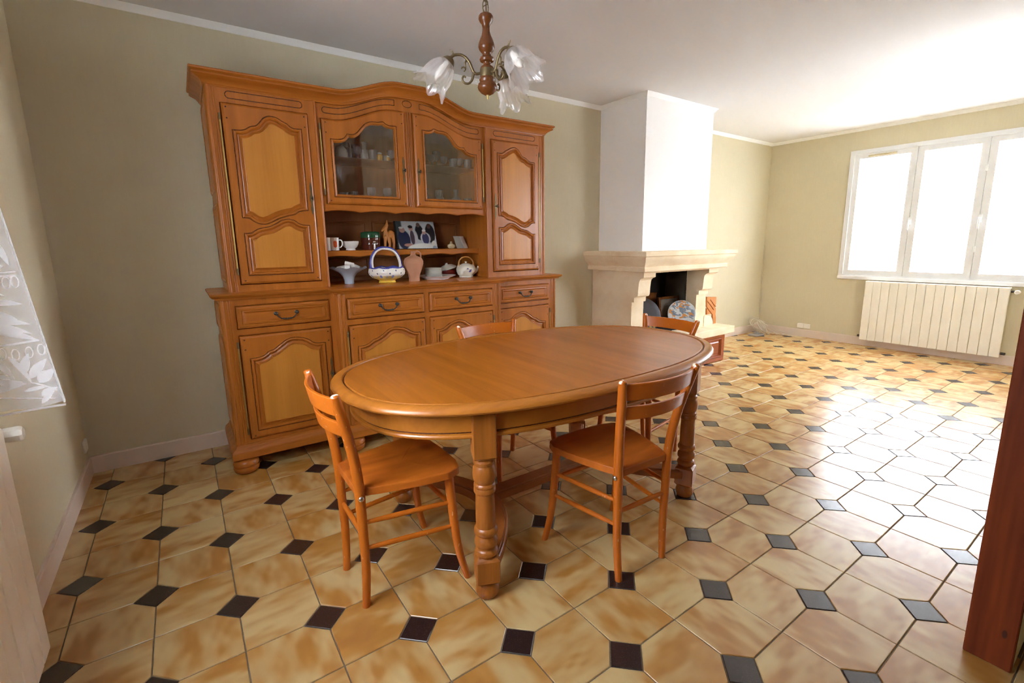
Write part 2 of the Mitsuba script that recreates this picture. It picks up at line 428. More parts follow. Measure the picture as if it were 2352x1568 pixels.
def lay(polys, name, m, many):
    got = []
    for P in polys:
        Q = P.intersection(ROOM)
        for g in getattr(Q, 'geoms', [Q]):
            if g.geom_type != 'Polygon' or g.area < 4e-5: continue
            c = g.convex_hull
            if c.area > g.area * 1.02: g = c.difference(sbox(1.09, YF - .112, 6, YF + .006)); g = max(getattr(g, 'geoms', [g]), key=lambda q: q.area)
            pts = np.array([(x, y, 0) for x, y in g.exterior.coords])
            px, dep = cam_px(pts)
            vis = (dep > .05).all() and px[:, 0].max() > -5 and px[:, 0].min() < 2357 and px[:, 1].max() > 0 and px[:, 1].min() < 1573
            area = Polygon(px).buffer(0).area if (dep > .05).all() else 0
            got.append((vis, area, g))
    got.sort(key=lambda t: (-int(t[0]), -t[1]))
    single = [t for t in got if t[0]][:many]
    rest = got[len(single):]
    for _, _, g in single: part('floor', name, slab(g), m, smooth=False)
    if rest: part('floor', name + '_field', cat(*[slab(g) for _, _, g in rest]), m, smooth=False, kind='stuff')
lay(tiles, 'tile', M['tile'], 300)
lay(cabs, 'cabochon', M['cabochon'], 300)

# ------------------------------------------------------------------ windows
def yz(poly, x0, x1):
    """polygon in (y, z) extruded from x0 to x1"""
    m = ext(poly, x0, x1); v = m.vertices
    return trimesh.Trimesh(np.c_[v[:, 1], v[:, 0], v[:, 2]], m.faces, process=False)
def frame2d(y0, z0, y1, z1, w): return sbox(y0, z0, y1, z1).difference(sbox(y0 + w, z0 + w, y1 - w, z1 - w))
KEYS.add('window_1'); labels['window_1'] = {'kind': 'structure', 'label': 'wide white window of three casements in the far right wall'}
w = RW
part('window_1', 'frame', yz(frame2d(w['y0'], w['z0'], w['y1'], w['z1'], .045), XR - .022, XR + .09), M['white_paint'], smooth=False)
part('window_1', 'sill', bx(XR - .034, XR + .06, w['y0'] - .005, w['y1'] + .005, w['z0'] - .012, w['z0'] + .03, .004), M['white_paint'])
edges = [1.402, .797, .222, -.372]
for ye in edges[1:3]: part('window_1', 'mullion', bx(XR + .004, XR + .09, ye - .022, ye + .022, w['z0'] + .03, w['z1'] - .03, .002), M['white_paint'], smooth=False)
def wavy(y0, y1, z0, z1, x, seed, n=48):
    """a gathered net panel with scalloped top and bottom"""
    yy = np.linspace(y0, y1, n); r = np.random.default_rng(seed)
    rows = np.linspace(0, 1, 14); v = []
    ph = r.uniform(0, 6)
    top = z1 - .006 * np.sin(yy * 70 + ph) - .010 * np.exp(-((yy - y0) / .03) ** 2) - .010 * np.exp(-((yy - y1) / .03) ** 2)
    bot = z0 + .006 * np.sin(yy * 52 + ph) + .004 * np.sin(yy * 23 + 1)
    for t in rows: v.append(np.c_[x + .004 * np.sin(yy * 95 + ph) * (1 - .5 * t), yy, bot + (top - bot) * t])
    v = np.vstack(v); f = []
    for k in range(len(rows) - 1):
        i = np.arange(n - 1) + k * n
        f += [np.c_[i, i + 1, i + n + 1], np.c_[i, i + n + 1, i + n]]
    return trimesh.Trimesh(v, np.vstack(f), process=False)
names = ['white net curtain on the left casement of the wide window', 'white net curtain on the middle casement of the wide window', 'white net curtain on the right casement of the wide window']
for k in range(3):
    y1, y0 = edges[k], edges[k + 1]
    s = part('window_1', 'casement', yz(frame2d(y0 + .003, w['z0'] + .040, y1 - .003, w['z1'] - .040, .058), XR - .004, XR + .045), M['white_paint'], smooth=False)
    part(s, 'pane', yz(sbox(y0 + .058, w['z0'] + .095, y1 - .058, w['z1'] - .095), XR + .020, XR + .0205), M['glass'], smooth=False)
    for zz in (1.15, 1.95):
        part(s, 'hinge', lathe([(0, -.03), (.007, -.03), (.007, .03), (0, .03)], 10, (XR - .010, y1 - .004 if k != 1 else y0 + .004, zz)), M['white_paint'])
    solo('net_curtain', wavy(y0 + .063, y1 - .063, w['z0'] + .100, w['z1'] - .100, XR + .010, k), M['sheer'], names[k], 'curtain', 'net curtains on the wide window', smooth=True)
for yc in (.790, .214):
    part('window_1', 'handle', cat(bx(XR - .016, XR - .004, yc - .015, yc + .015, 1.42, 1.50, .004), tube(smooth_path([(XR - .016, yc, 1.46), (XR - .045, yc, 1.46), (XR - .05, yc, 1.44), (XR - .05, yc, 1.36)], 14), .008, 10)), M['white_paint'])
part('window_1', 'air_vent', cat(*[bx(XR - .012, XR - .003, .985, 1.255, 2.205 + .012 * q, 2.213 + .012 * q, .002) for q in range(2)]), M['ivory'], label='beige ventilation strip')

KEYS.add('window_2'); labels['window_2'] = {'kind': 'structure', 'label': 'white window in the left wall with one leaf swung open'}
w = LW
part('window_2', 'frame', yz(frame2d(w['y0'], w['z0'], w['y1'], w['z1'], .04), XL - .09, XL + .012), M['white_paint'], smooth=False)
# the leaf that stands open, square to the wall
lf = sbox(XL + .012, w['z0'] + .03, XL + .335, w['z1'] - .03)
s = part('window_2', 'open_casement', ext(lf.difference(sbox(XL + .062, w['z0'] + .08, XL + .285, w['z1'] - .08)), -.315, -.270), M['white_paint'], smooth=False)
part(s, 'pane', ext(sbox(XL + .062, w['z0'] + .08, XL + .285, w['z1'] - .08), -.293, -.2925), M['glass'], smooth=False)

KEYS.add('window_3'); labels['window_3'] = {'kind': 'structure', 'label': 'white window in the front wall, beyond the doorway lining at the right'}
w = FW
part('window_3', 'frame', ext(frame2d(w['y0'], w['z0'], w['y1'], w['z1'], .045), YF - .09, YF + .020), M['white_paint'], smooth=False)
for k in range(2):
    x0 = w['y0'] + .04 + k * .56; x1 = x0 + .56
    s = part('window_3', 'casement', ext(frame2d(x0 + .003, w['z0'] + .04, x1 - .003, w['z1'] - .04, .058), YF - .045, YF + .002), M['white_paint'], smooth=False)
    part(s, 'pane', ext(sbox(x0 + .058, w['z0'] + .095, x1 - .058, w['z1'] - .095), YF - .025, YF - .0245), M['glass'], smooth=False)
# ------------------------------------------------------------------ dresser
XC = .548
D = thing('dresser', 'large orange-brown wooden dresser with carved doors, glazed cupboard and open niche against the back wall', 'cabinet')
UP, AC, PN, INS = M['dresser_upright'], M['dresser_across'], M['dresser_panel'], M['dresser_inside']
def bell(x, a, b): return 1 - np.clip((abs(x) - a) / (b - a), 0, 1) ** 2 * (3 - 2 * np.clip((abs(x) - a) / (b - a), 0, 1))
YS, YC, YT, YU, YBK = 1.88, 1.80, 1.95, 1.97, 2.375
HW, HC = 1.150, .570                   # half widths: lower body, its middle section
UW, UC = 1.096, .566                   # hutch: half width, half width of the middle

# feet
for x, y in ((-HW + .030, 1.888), (HW - .030, 1.888), (-HC + .035, 1.812), (HC - .035, 1.812), (-HW + .05, 2.32), (HW - .05, 2.32)):
    part(D, 'foot', lathe([(0, 0), (.045, 0), (.060, .012), (.066, .028), (.064, .040), (.058, .043), (.060, .046), (.066, .054), (.062, .072), (.050, .082), (0, .084)], 36, (XC + x, y, 0)), AC, smooth=50)
# plinth: moulded, stepping forward in the middle
def front_path(hw, hc, ys, yc, yb):
    p = [(-hw, yb), (-hw, ys), (-hc, ys), (-hc, yc), (hc, yc), (hc, ys), (hw, ys), (hw, yb)]
    n = [(-1, 0), (-1, -1), (-1, -1), (-1, -1), (1, -1), (1, -1), (1, -1), (1, 0)]
    return [(XC + a, b) for a, b in p], n
def fsweep(z, prof, hw=HW, hc=HC, ys=YS, yc=YC):
    p, n = front_path(hw, hc, ys, yc, YBK)
    return sweep([(x, y, z) for x, y in p], [(a, b, 0) for a, b in n], prof)
part(D, 'plinth', fsweep(.084, [(-.05, 0), (.028, 0), (.034, .004), (.034, .035), (.030, .050), (.018, .060), (.010, .066), (.006, .080), (-.05, .080)]), AC, smooth=40)
# carcass of the lower body
def mid(z0, z1, hw, hc, ys, yc, yb):
    P = unary_union([sbox(-hw, ys, hw, yb), sbox(-hc, yc, hc, ys + .01)])
    m = trimesh.creation.extrude_polygon(affinity.translate(P, XC, 0), z1 - z0, engine='earcut'); m.apply_translation((0, 0, z0)); return m
part(D, 'lower_carcass', mid(.12, .985, HW - .001, HC - .001, YS + .022, YC + .022, YBK), UP, smooth=False)
# side panels of the lower body, fielded
def side_panel(x, out, y0, y1, z0, z1, name):
    q = resample(ccw([(y0, z0), (y1, z0), (y1, z1), (y0, z1)]), .05)
    m, _ = carve(q, [(0, .0), (.004, .006), (.014, .009), (.020, .003), (.028, .002), (.045, .007)], 0)
    v = m.vertices
    mm = trimesh.Trimesh(np.c_[np.full(len(v), x) - out * v[:, 1] * 1.0, v[:, 0], v[:, 2]], m.faces, process=False)
    part(D, name, mm, UP, smooth=25)
for sgn in (-1, 1):
    for z0, z1 in ((.20, .74), (.79, .95)): side_panel(XC + sgn * (HW - .001), sgn, 1.945, 2.33, z0, z1, 'side_panel')
# countertop with a rounded nose
q, n = front_path(HW + .010, HC + .008, YS - .008, YC - .008, YBK + .01)
part(D, 'countertop', cat(sweep([(x, y, .985) for x, y in q], [(a, b, 0) for a, b in n],
     [(-.03, 0), (.010, 0), (.014, .004), (.016, .009), (.024, .012), (.032, .020), (.033, .026), (.029, .031), (.021, .033), (-.03, .033)]),
     mid(.986, 1.018, HW - .004, HC - .006, YS + .006, YC + .006, YBK + .01)), AC, smooth=40)

def face_frame(x0, x1, z0, z1, holes, yf, th, m=UP, grooves=(), name='face_frame', top=None):
    P = Polygon(top) if top is not None else sbox(x0, z0, x1, z1)
    for h in holes: P = P.difference(h)
    front = P.difference(unary_union(list(grooves))) if grooves else P
    k = part(D, name, cat(ext(front, yf, yf + .004), ext(P, yf + .004, yf + th)), m, smooth=False)
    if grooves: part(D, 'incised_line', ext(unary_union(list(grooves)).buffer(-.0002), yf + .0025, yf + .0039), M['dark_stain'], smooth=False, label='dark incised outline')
    return k
def rbox(x0, z0, x1, z1): return sbox(x0, z0, x1, z1)
def shift(pts): return [(XC + x, z) for x, z in pts]

# lower face frames: side, middle, side
def beads(x, yf, z0, z1):
    """reeded corner column"""
    return cat(*[tube([(x + d, yf + .001, z0), (x + d, yf + .001, z1)], r, 8) for d, r in ((-.0, .009), (.016, .004), (.024, .004))])
for sgn in (-1, 1):
    a, b = sorted((sgn * HW, sgn * HC)); 
    lo, hi = sorted((sgn * 1.085, sgn * .599))
    face_frame(XC + a, XC + b, .150, .985, [rbox(XC + lo, .184, XC + hi, .786), rbox(XC + lo, .819, XC + hi, .950)], YS, .03)
    xs = XC + sgn * (HW - .006)
    part(D, 'reeded_corner', cat(*[tube([(xs - sgn * d, YS + .002, .165), (xs - sgn * d, YS + .002, .984)], r, 8) for d, r in ((0, .011), (.026, .004), (.036, .004))]), UP, smooth=True)
face_frame(XC - HC, XC + HC, .150, .985, [rbox(XC - .520, .184, XC - .024, .793), rbox(XC - .520, .826, XC - .024, .955),
                                         rbox(XC + .010, .184, XC + .506, .793), rbox(XC + .010, .826, XC + .506, .955)], YC, .03)
for q in (XC - HC, XC + HC - .02): part(D, 'middle_carcass_side', bx(q, q + .02, YC + .012, YS + .03, .15, .985, 0), UP, smooth=False)
for sgn in (-1, 1):
    xs = XC + sgn * (HC - .008)
    part(D, 'reeded_corner', cat(*[tube([(xs - sgn * d, YC + .002, .165), (xs - sgn * d, YC + .002, .984)], r, 8) for d, r in ((0, .011), (.024, .004), (.033, .004))]), UP, smooth=True)

# ---- doors
EDGE = [(0, -.018), (0, .008), (.003, .013), (.008, .016), (.011, .018)]
OPEN = [(0, 0), (.0008, -.005), (.0028, -.005), (.0042, -.001), (.0065, .0025), (.010, .0040), (.0135, .0030), (.0175, -.002), (.0195, -.008), (.0205, -.014)]
FIELD = [(.019, -.014), (.0225, -.014), (.0235, -.012), (.030, -.0105), (.037, -.005), (.0405, .0000), (.0425, .0005), (.0432, -.0028), (.0465, -.0028)]
def carved_leaf(outer, openings, yf, parent_name='door', mats=(UP, PN), glass=None, field=FIELD):
    """outer, openings: closed polylines in (x, z); the leaf stands .018 proud of yf"""
    ms, holes, keys = [], [], None
    m, last = carve(resample(ccw(outer), .02), EDGE, yf, cap=False)
    ms.append(m); front = yf - EDGE[-1][1]
    for o in openings:
        o = resample(ccw(o), .006)
        mo, lo = carve(o, OPEN, front, cap=False)
        ms.append(mo); holes.append(o)
    ms.append(flat(Polygon(last, [h for h in holes]).buffer(0), front))
    d = part(D, parent_name, cat(*ms), mats[0], smooth=25)
    q = np.array(outer); (xa, za), (xb, zb) = q.min(0), q.max(0)
    zt = [min(z for x, z in outer if abs(x - e) < .002 and z > (za + zb) / 2) for e in (xa, xb)]
    part(d, 'pegs', cat(*[ext(Point(e + s * .020, z).buffer(.0038, 5), front - .0008, front + .001) for e, s, t in ((xa, 1, zt[0]), (xb, -1, zt[1])) for z in (za + .018, t - .020, t - .075)]), M['dark_stain'], smooth=False, kind='stuff', label='small dark pegs')
    for o in holes:
        q2, q3 = inset_rings(o, [.0008, .0028])
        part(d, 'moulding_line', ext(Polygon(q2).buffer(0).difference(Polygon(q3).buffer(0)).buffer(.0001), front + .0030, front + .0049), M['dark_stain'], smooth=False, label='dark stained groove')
        if glass:
            P = Polygon(inset_rings(o, [.018])[0]).buffer(0)
            part(d, 'pane', ext(P, front + .010, front + .0105), glass, smooth=False)
        else:
            mp, _ = carve(o, field[:7], front, cap=False)
            part(d, 'panel_border', mp, mats[0], smooth=25)
            mp, _ = carve(o, field[6:], front)
            part(d, 'panel', mp, mats[1], smooth=25)
    return d
def hinge_rod(d, x, z0, z1, yf):
    r = .0055
    knob = [(0, 0), (.005, .002), (.006, .006), (.004, .010), (.0055, .014), (.006, .018), (.004, .022), (.0055, .026), (.0055, .036)]
    part(d, 'hinge', cat(lathe([(0, -.0), (.0042, 0), (.0042, z1 - z0 - .07), (0, z1 - z0 - .07)], 10, (x, yf, z0 + .035))), M['brass'], smooth=50, label='slim brass hinge rod')
    part(d, 'hinge_finial', lathe(knob, 12, (x, yf, z0)), M['old_brass'], smooth=50)
    part(d, 'hinge_finial', moved(lathe(knob, 12), rx=180, x=x, y=yf, z=z1), M['old_brass'], smooth=50)
def lock_plate(d, x, zc, yf, h=.17):
    w = .009
    pl = []
    for t in np.linspace(-1, 1, 41):
        pl.append((w * (.35 + .45 * abs(math.cos(t * 4.7)) + .35 * math.exp(-(t / .16) ** 2)) * (1 - .6 * abs(t) ** 4), zc + t * h / 2))
    P = Polygon([(x + a, z) for a, z in pl] + [(x - a, z) for a, z in pl[::-1]]).buffer(.0005)
    P = P.difference(Point(x, zc - h * .25).buffer(.0028)).difference(Point(x, zc + h * .25).buffer(.0025))
    part(d, 'lock_plate', ext(P, yf - .0022, yf), M['old_brass'], smooth=False, label='pierced brass escutcheon')
    part(d, 'key', cat(tube([(x, yf, zc), (x, yf - .020, zc)], .0032, 8), ring_tube((x, yf - .027, zc), .008, .0025, 'x', 18, 6)), M['iron'], smooth=True)

def side(pts, s):  # mirror a curve given for the left half
    return [(XC + s * -x, z) for x, z in pts] if s > 0 else [(XC + x, z) for x, z in pts]
LOW = [(-1.044, .655), (-1.010, .656), (-.982, .662), (-.962, .673), (-.950, .684), (-.930, .689), (-.886, .718), (-.849, .741), (-.812, .749), (-.770, .742), (-.736, .729), (-.722, .718), (-.705, .704), (-.680, .697), (-.640, .697)]
MID = [(-.477, .661), (-.443, .662), (-.415, .668), (-.393, .682), (-.380, .692), (-.362, .696), (-.322, .716), (-.279, .745), (-.235, .756), (-.194, .749), (-.155, .734), (-.138, .722), (-.115, .709), (-.092, .704), (-.065, .704)]
TUP = [(-.996, 1.872), (-.958, 1.873), (-.935, 1.880), (-.918, 1.893), (-.906, 1.899), (-.885, 1.904), (-.866, 1.922), (-.842, 1.950), (-.809, 1.963), (-.778, 1.959), (-.750, 1.944), (-.726, 1.933), (-.712, 1.920), (-.693, 1.913), (-.652, 1.914)]
TUB = [(-.996, 1.416), (-.965, 1.414), (-.942, 1.398), (-.918, 1.386), (-.893, 1.382), (-.857, 1.392), (-.809, 1.417), (-.762, 1.432), (-.729, 1.440), (-.704, 1.456), (-.680, 1.463), (-.655, 1.464)]
TLO = [(-.996, 1.338), (-.965, 1.339), (-.945, 1.350), (-.925, 1.362), (-.900, 1.368), (-.868, 1.375), (-.830, 1.395), (-.801, 1.411), (-.766, 1.418), (-.735, 1.411), (-.712, 1.394), (-.690, 1.386), (-.655, 1.386)]
GLS = [(-.497, 1.886), (-.465, 1.885), (-.435, 1.889), (-.415, 1.900), (-.402, 1.916), (-.395, 1.925), (-.384, 1.922), (-.366, 1.923), (-.340, 1.936), (-.316, 1.963), (-.289, 1.991), (-.263, 2.006), (-.240, 2.012), (-.202, 2.013), (-.178, 2.020), (-.168, 2.020), (-.156, 2.010), (-.127, 2.003), (-.085, 2.004)]
for s in (-1, 1):
    # lower side door
    o = [(-1.080, .189), (-.603, .189), (-.603, .780), (-1.080, .780)]
    op = [(-1.044, .230), (-.640, .230)] + [tuple(q) for q in spl(LOW, 60)[::-1]]
    d = carved_leaf(side(o, s), [side(op, s)], YS)
    hinge_rod(d, XC + s * 1.092, .218, .752, YS - .010)
    lock_plate(d, XC + s * .618, .50, YS - .018, .20)
    # tower door
    o = [(-1.034, 1.060), (-.616, 1.060), (-.616, 2.000), (-1.034, 2.000)]
    op1 = [tuple(q) for q in spl(TUB, 60)] + [tuple(q) for q in spl(TUP, 60)[::-1]]
    op2 = [(-.996, 1.104), (-.655, 1.104)] + [tuple(q) for q in spl(TLO, 60)[::-1]]
    d = carved_leaf(side(o, s), [side(op1, s), side(op2, s)], YT)
    hinge_rod(d, XC + s * 1.045, 1.110, 1.950, YT - .010)
    lock_plate(d, XC + s * .633, 1.535, YT - .018, .18)
    # lower middle door
    o = [(-.515, .189), (-.029, .189), (-.029, .788), (-.515, .788)]
    op = [(-.477, .230), (-.065, .230)] + [tuple(q) for q in spl(MID, 60)[::-1]]
    sh = (lambda P: P) if s < 0 else (lambda P: [(x - .018, z) for x, z in P])
    d = carved_leaf(sh(side(o, s)), [sh(side(op, s))], YC)
    hinge_rod(d, XC + s * .526 - (.018 if s > 0 else 0), .218, .758, YC - .010)
    lock_plate(d, XC + s * .045 - (.018 if s > 0 else 0), .50, YC - .018, .18)
    # glazed door
    xs = np.linspace(-.537, -.030, 40)
    o = [(-.537, 1.512), (-.030, 1.512)] + [(x, 1.992 + .105 * bell(x, .10, .47)) for x in xs[::-1]]
    op = [(-.497, 1.550), (-.085, 1.550)] + [tuple(q) for q in spl(GLS, 80)[::-1]]
    d = carved_leaf(side(o, s), [side(op, s)], YU, glass=M['glass'])
    hinge_rod(d, XC + s * .548, 1.560, 1.965, YU - .012)
    lock_plate(d, XC + s * .052, 1.735, YU - .018, .17)

# ---- drawers
def drawer(x0, x1, z0, z1, yf):
    o = [(x0, z0), (x1, z0), (x1, z1), (x0, z1)]
    op = resample(ccw([(x0 + .022, z0 + .020), (x1 - .022, z0 + .020), (x1 - .022, z1 - .020), (x0 + .022, z1 - .020)]), .03)
    m, last = carve(resample(ccw(o), .03), EDGE, yf, cap=False)
    fr = yf - .018
    mo, _ = carve(op, [(0, 0), (.002, -.003), (.005, .001), (.010, .002), (.018, -.008), (.020, -.009)], fr)
    d = part(D, 'drawer', cat(m, mo, flat(Polygon(last, [op]), fr)), AC, smooth=25)
    xc, zc, y = (x0 + x1) / 2 + .004, (z0 + z1) / 2 + .008, fr + .009
    hd = [tube(smooth_path([(xc - .054, y - .018, zc), (xc - .045, y - .020, zc - .016), (xc - .026, y - .022, zc - .030), (xc, y - .022, zc - .033), (xc + .026, y - .022, zc - .030), (xc + .045, y - .020, zc - .016), (xc + .054, y - .018, zc)], 30), .0034, 8)]
    for q in (-.054, .054):
        hd.append(moved(lathe([(0, 0), (.010, .001), (.011, .004), (.005, .006), (.004, .012), (.009, .016), (.010, .020), (.006, .024), (0, .025)], 18), rx=90, x=xc + q, y=y, z=zc))
    for q in (-.018, -.006, .006, .018):
        hd.append(moved(lathe([(.003, -.005), (.0058, -.003), (.0062, 0), (.0058, .003), (.003, .005)], 10), ry=90, x=xc + q, y=y - .022, z=zc - .0325 + abs(q) * .08))
    part(d, 'handle', cat(*hd), M['iron'], smooth=50, label='dark iron drop handle')
drawer(XC - 1.081, XC - .601, .824, .945, YS); drawer(XC + .605, XC + 1.081, .826, .948, YS)
drawer(XC - .515, XC - .028, .831, .950, YC); drawer(XC + .012, XC + .500, .832, .950, YC)

# ---- hutch
ZC = 1.018
part(D, 'hutch_side', bx(XC - UW, XC - UW + .022, YT + .02, YBK, ZC, 2.10, .002), UP)
part(D, 'hutch_side', bx(XC + UW - .022, XC + UW, YT + .02, YBK, ZC, 2.10, .002), UP)
for sgn in (-1, 1):
    for z0, z1 in ((1.06, 1.50), (1.56, 2.05)): side_panel(XC + sgn * (UW - .001), sgn, 2.00, 2.34, z0, z1, 'side_panel')
    part(D, 'niche_side', bx(XC + sgn * UC - (0 if sgn > 0 else .022), XC + sgn * UC + (.022 if sgn > 0 else 0), YT + .02, YBK - .012, ZC, 2.09, .001), UP)
ctop = [(x, 2.092 + .105 * bell(x, .10, .47)) for x in np.linspace(-UC, UC, 61)]
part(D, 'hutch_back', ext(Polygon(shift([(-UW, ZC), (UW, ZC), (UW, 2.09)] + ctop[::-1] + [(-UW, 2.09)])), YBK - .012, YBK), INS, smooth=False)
# recessed panels on the back of the niche
for x0, x1 in ((-.53, -.19), (-.15, .20), (.24, .53)):
    q = resample(ccw([(XC + x0, 1.25), (XC + x1, 1.25), (XC + x1, 1.43), (XC + x0, 1.43)]), .05)
    m, _ = carve(q, [(0, 0), (.003, .008), (.010, .010), (.014, .003), (.03, .006)], YBK - .012)
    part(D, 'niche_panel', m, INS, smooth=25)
    q = resample(ccw([(XC + x0, 1.04), (XC + x1, 1.04), (XC + x1, 1.18), (XC + x0, 1.18)]), .05)
    m, _ = carve(q, [(0, 0), (.003, .008), (.010, .010), (.014, .003), (.03, .006)], YBK - .012)
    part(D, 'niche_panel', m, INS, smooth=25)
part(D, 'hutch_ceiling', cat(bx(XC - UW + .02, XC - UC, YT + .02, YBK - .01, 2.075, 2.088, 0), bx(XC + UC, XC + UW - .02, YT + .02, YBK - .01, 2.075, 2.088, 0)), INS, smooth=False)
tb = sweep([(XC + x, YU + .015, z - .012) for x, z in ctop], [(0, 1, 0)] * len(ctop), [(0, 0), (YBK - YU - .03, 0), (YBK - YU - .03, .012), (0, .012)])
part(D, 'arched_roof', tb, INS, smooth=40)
def stadium(x0, x1, zc, hh, zf=lambda x: 0, r0=True, r1=True):
    """outline groove of a long plaque that may follow a curve"""
    xs = np.linspace(x0 + hh, x1 - hh, 40); c = [(x, zc + zf(x)) for x in xs]
    L = LineString([(XC + a, b) for a, b in c])
    P = L.buffer(hh, cap_style=1)
    if not r0: P = P.union(LineString([(XC + x0, zc + zf(x0 + hh)), (XC + c[0][0] + .002, c[0][1])]).buffer(hh, cap_style=2))
    if not r1: P = P.union(LineString([(XC + c[-1][0] - .002, c[-1][1]), (XC + x1, zc + zf(x1 - hh))]).buffer(hh, cap_style=2))
    return P.buffer(.0022).difference(P.buffer(-.0022))
for sgn in (-1, 1):
    a, b = sorted((sgn * UW, sgn * UC)); lo, hi = sorted((sgn * 1.038, sgn * .612)); pa, pb = sorted((sgn * 1.009, sgn * .637))
    face_frame(XC + a, XC + b, ZC, 2.092, [rbox(XC + lo, 1.055, XC + hi, 2.004)], YT, .022, grooves=[stadium(pa, pb, 2.045, .0175)])
    xs = XC + sgn * (UW - .006)
    part(D, 'reeded_corner', cat(*[tube([(xs - sgn * dd, YT + .002, ZC), (xs - sgn * dd, YT + .002, 2.09)], r, 8) for dd, r in ((0, .011), (.026, .004), (.035, .004))]), UP, smooth=True)
    part(D, 'reeded_corner', tube([(XC + sgn * (UC + .006), YT + .002, ZC), (XC + sgn * (UC + .006), YT + .002, 2.09)], .007, 8), UP, smooth=True)
f = lambda x: .102 * bell(x, .10, .47)
hole = Polygon(shift([(-.541, 1.508), (.541, 1.508)] + [(x, 1.996 + .105 * bell(x, .10, .47)) for x in np.linspace(-.541, .541, 61)[::-1]]))
oval = affinity.scale(Point(XC, 2.149).buffer(.02, 24), 1.55, 1.0)
face_frame(0, 0, 0, 0, [hole.difference(sbox(XC - .026, 1.4, XC + .026, 2.3))], YU, .022, top=shift([(-UC, 1.49), (UC, 1.49)] + ctop[::-1]),
           grooves=[stadium(-.526, -.085, 2.043, .0165, f, True, False), stadium(.085, .526, 2.043, .0165, f, False, True), oval.buffer(.0022).difference(oval.buffer(-.0022))])
part(D, 'middle_bead', cat(*[tube([(XC + q, YU - .001, 1.512), (XC + q, YU - .001, 2.10)], .0045, 8) for q in (-.012, 0, .012)]), UP, smooth=True)
# scalloped apron under the glazed cupboard and its floor
def scallop(z0, z1, x0, x1, yf, th, amp, n):
    xs = np.linspace(x0, x1, 160); t = (xs - x0) / (x1 - x0)
    low = z0 + amp * (np.abs(np.sin(t * np.pi * n)) ** .8) * .9
    pts = [(x, z) for x, z in zip(xs, low)] + [(x1, z1), (x0, z1)]
    m, last = carve(resample(ccw(shift(pts)), .01), [(0, -th), (0, -.004), (.002, -.001), (.006, .0)], yf)
    return m
part(D, 'apron', scallop(1.463, 1.512, -UC, UC, YU, .02, .014, 5), AC, smooth=25)
part(D, 'cupboard_floor', bx(XC - UC, XC + UC, YU + .02, YBK - .012, 1.512, 1.530, 0), INS, smooth=False)
# open shelf in the niche
part(D, 'niche_shelf', cat(bx(XC - UC, XC + UC, 2.082, YBK - .012, 1.210, 1.233, .002), scallop(1.188, 1.231, -UC, UC, 2.075, .012, .012, 5)), AC, smooth=25)
part(D, 'glass_shelf', bx(XC - UC + .002, XC + UC - .002, 2.08, YBK - .014, 1.804, 1.810, 0), M['glass'], smooth=False, label='glass shelf')
# crown moulding
xs = np.linspace(-UW, UW, 121)
path = [(-UW, YBK, 2.0)] + [(x, YT, 2.0) for x in xs] + [(UW, YBK, 2.0)]
nr = [(-1, 0, 0), (-1, -1, 0)] + [(0, -1, 0)] * (len(xs) - 2) + [(1, -1, 0), (1, 0, 0)]
path = [(XC + x, y, 2.081 + (.100 * bell(x, .08, .465) if 0 < k < len(xs) + 1 else 0)) for k, (x, y, z) in enumerate(path)]
part(D, 'crown_moulding', sweep(path, nr, [(-.01, -.006), (.004, -.006), (.006, .0), (.010, .002), (.012, .008), (.022, .020), (.036, .028), (.048, .033), (.053, .037), (.052, .043), (.047, .0445), (.050, .049), (.058, .051), (.062, .055), (.062, .062), (.058, .066), (-.01, .066)]), AC, smooth=30)
top = bx(XC - UW + .02, XC + UW - .02, YU + .03, YBK - .002, 2.100, 2.110, 0)
part(D, 'hutch_top', top, INS, smooth=False)
# ------------------------------------------------------------------ oval table
TC = np.array([.612, .640]); TA, TB_, TN = .957, .578, 2.40
def superell(a, b, n=200, e=TN):
    t = np.arange(n) * 2 * np.pi / n
    c, s = np.cos(t), np.sin(t)
    p = np.c_[a * np.sign(c) * np.abs(c) ** (2 / e), b * np.sign(s) * np.abs(s) ** (2 / e)]
    # even spacing
    q = np.vstack([p, p[:1]]); L = np.r_[0, np.cumsum(np.linalg.norm(np.diff(q, axis=0), axis=1))]
    u = np.linspace(0, L[-1], n, endpoint=False)
    p = np.c_[np.interp(u, L, q[:, 0]), np.interp(u, L, q[:, 1])]
    g = np.c_[np.sign(p[:, 0]) * np.abs(p[:, 0]) ** (e - 1) / a ** e, np.sign(p[:, 1]) * np.abs(p[:, 1]) ** (e - 1) / b ** e]
    return p, g / np.linalg.norm(g, axis=1, keepdims=True)
def oval_sweep(a, b, prof, n=200):
    p, g = superell(a, b, n)
    return sweep(np.c_[p + TC, np.zeros(n)], np.c_[g, np.zeros(n)], prof, closed=True)
TBL = thing('dining_table', 'oval oak dining table with turned legs in the middle of the tiled floor', 'table')
p, g = superell(TA, TB_)
q = p - g * .055
tv, tf = trimesh.creation.triangulate_polygon(Polygon(q + TC), engine='earcut')
t = tv[tf]; p_, q_ = t[:, 1] - t[:, 0], t[:, 2] - t[:, 0]; ar = p_[:, 0] * q_[:, 1] - p_[:, 1] * q_[:, 0]; tf = np.where((ar > 0)[:, None], tf, tf[:, ::-1])
part(TBL, 'tabletop', trimesh.Trimesh(np.c_[tv, np.full(len(tv), .748)], tf, process=False), M['oak_top'], smooth=False)
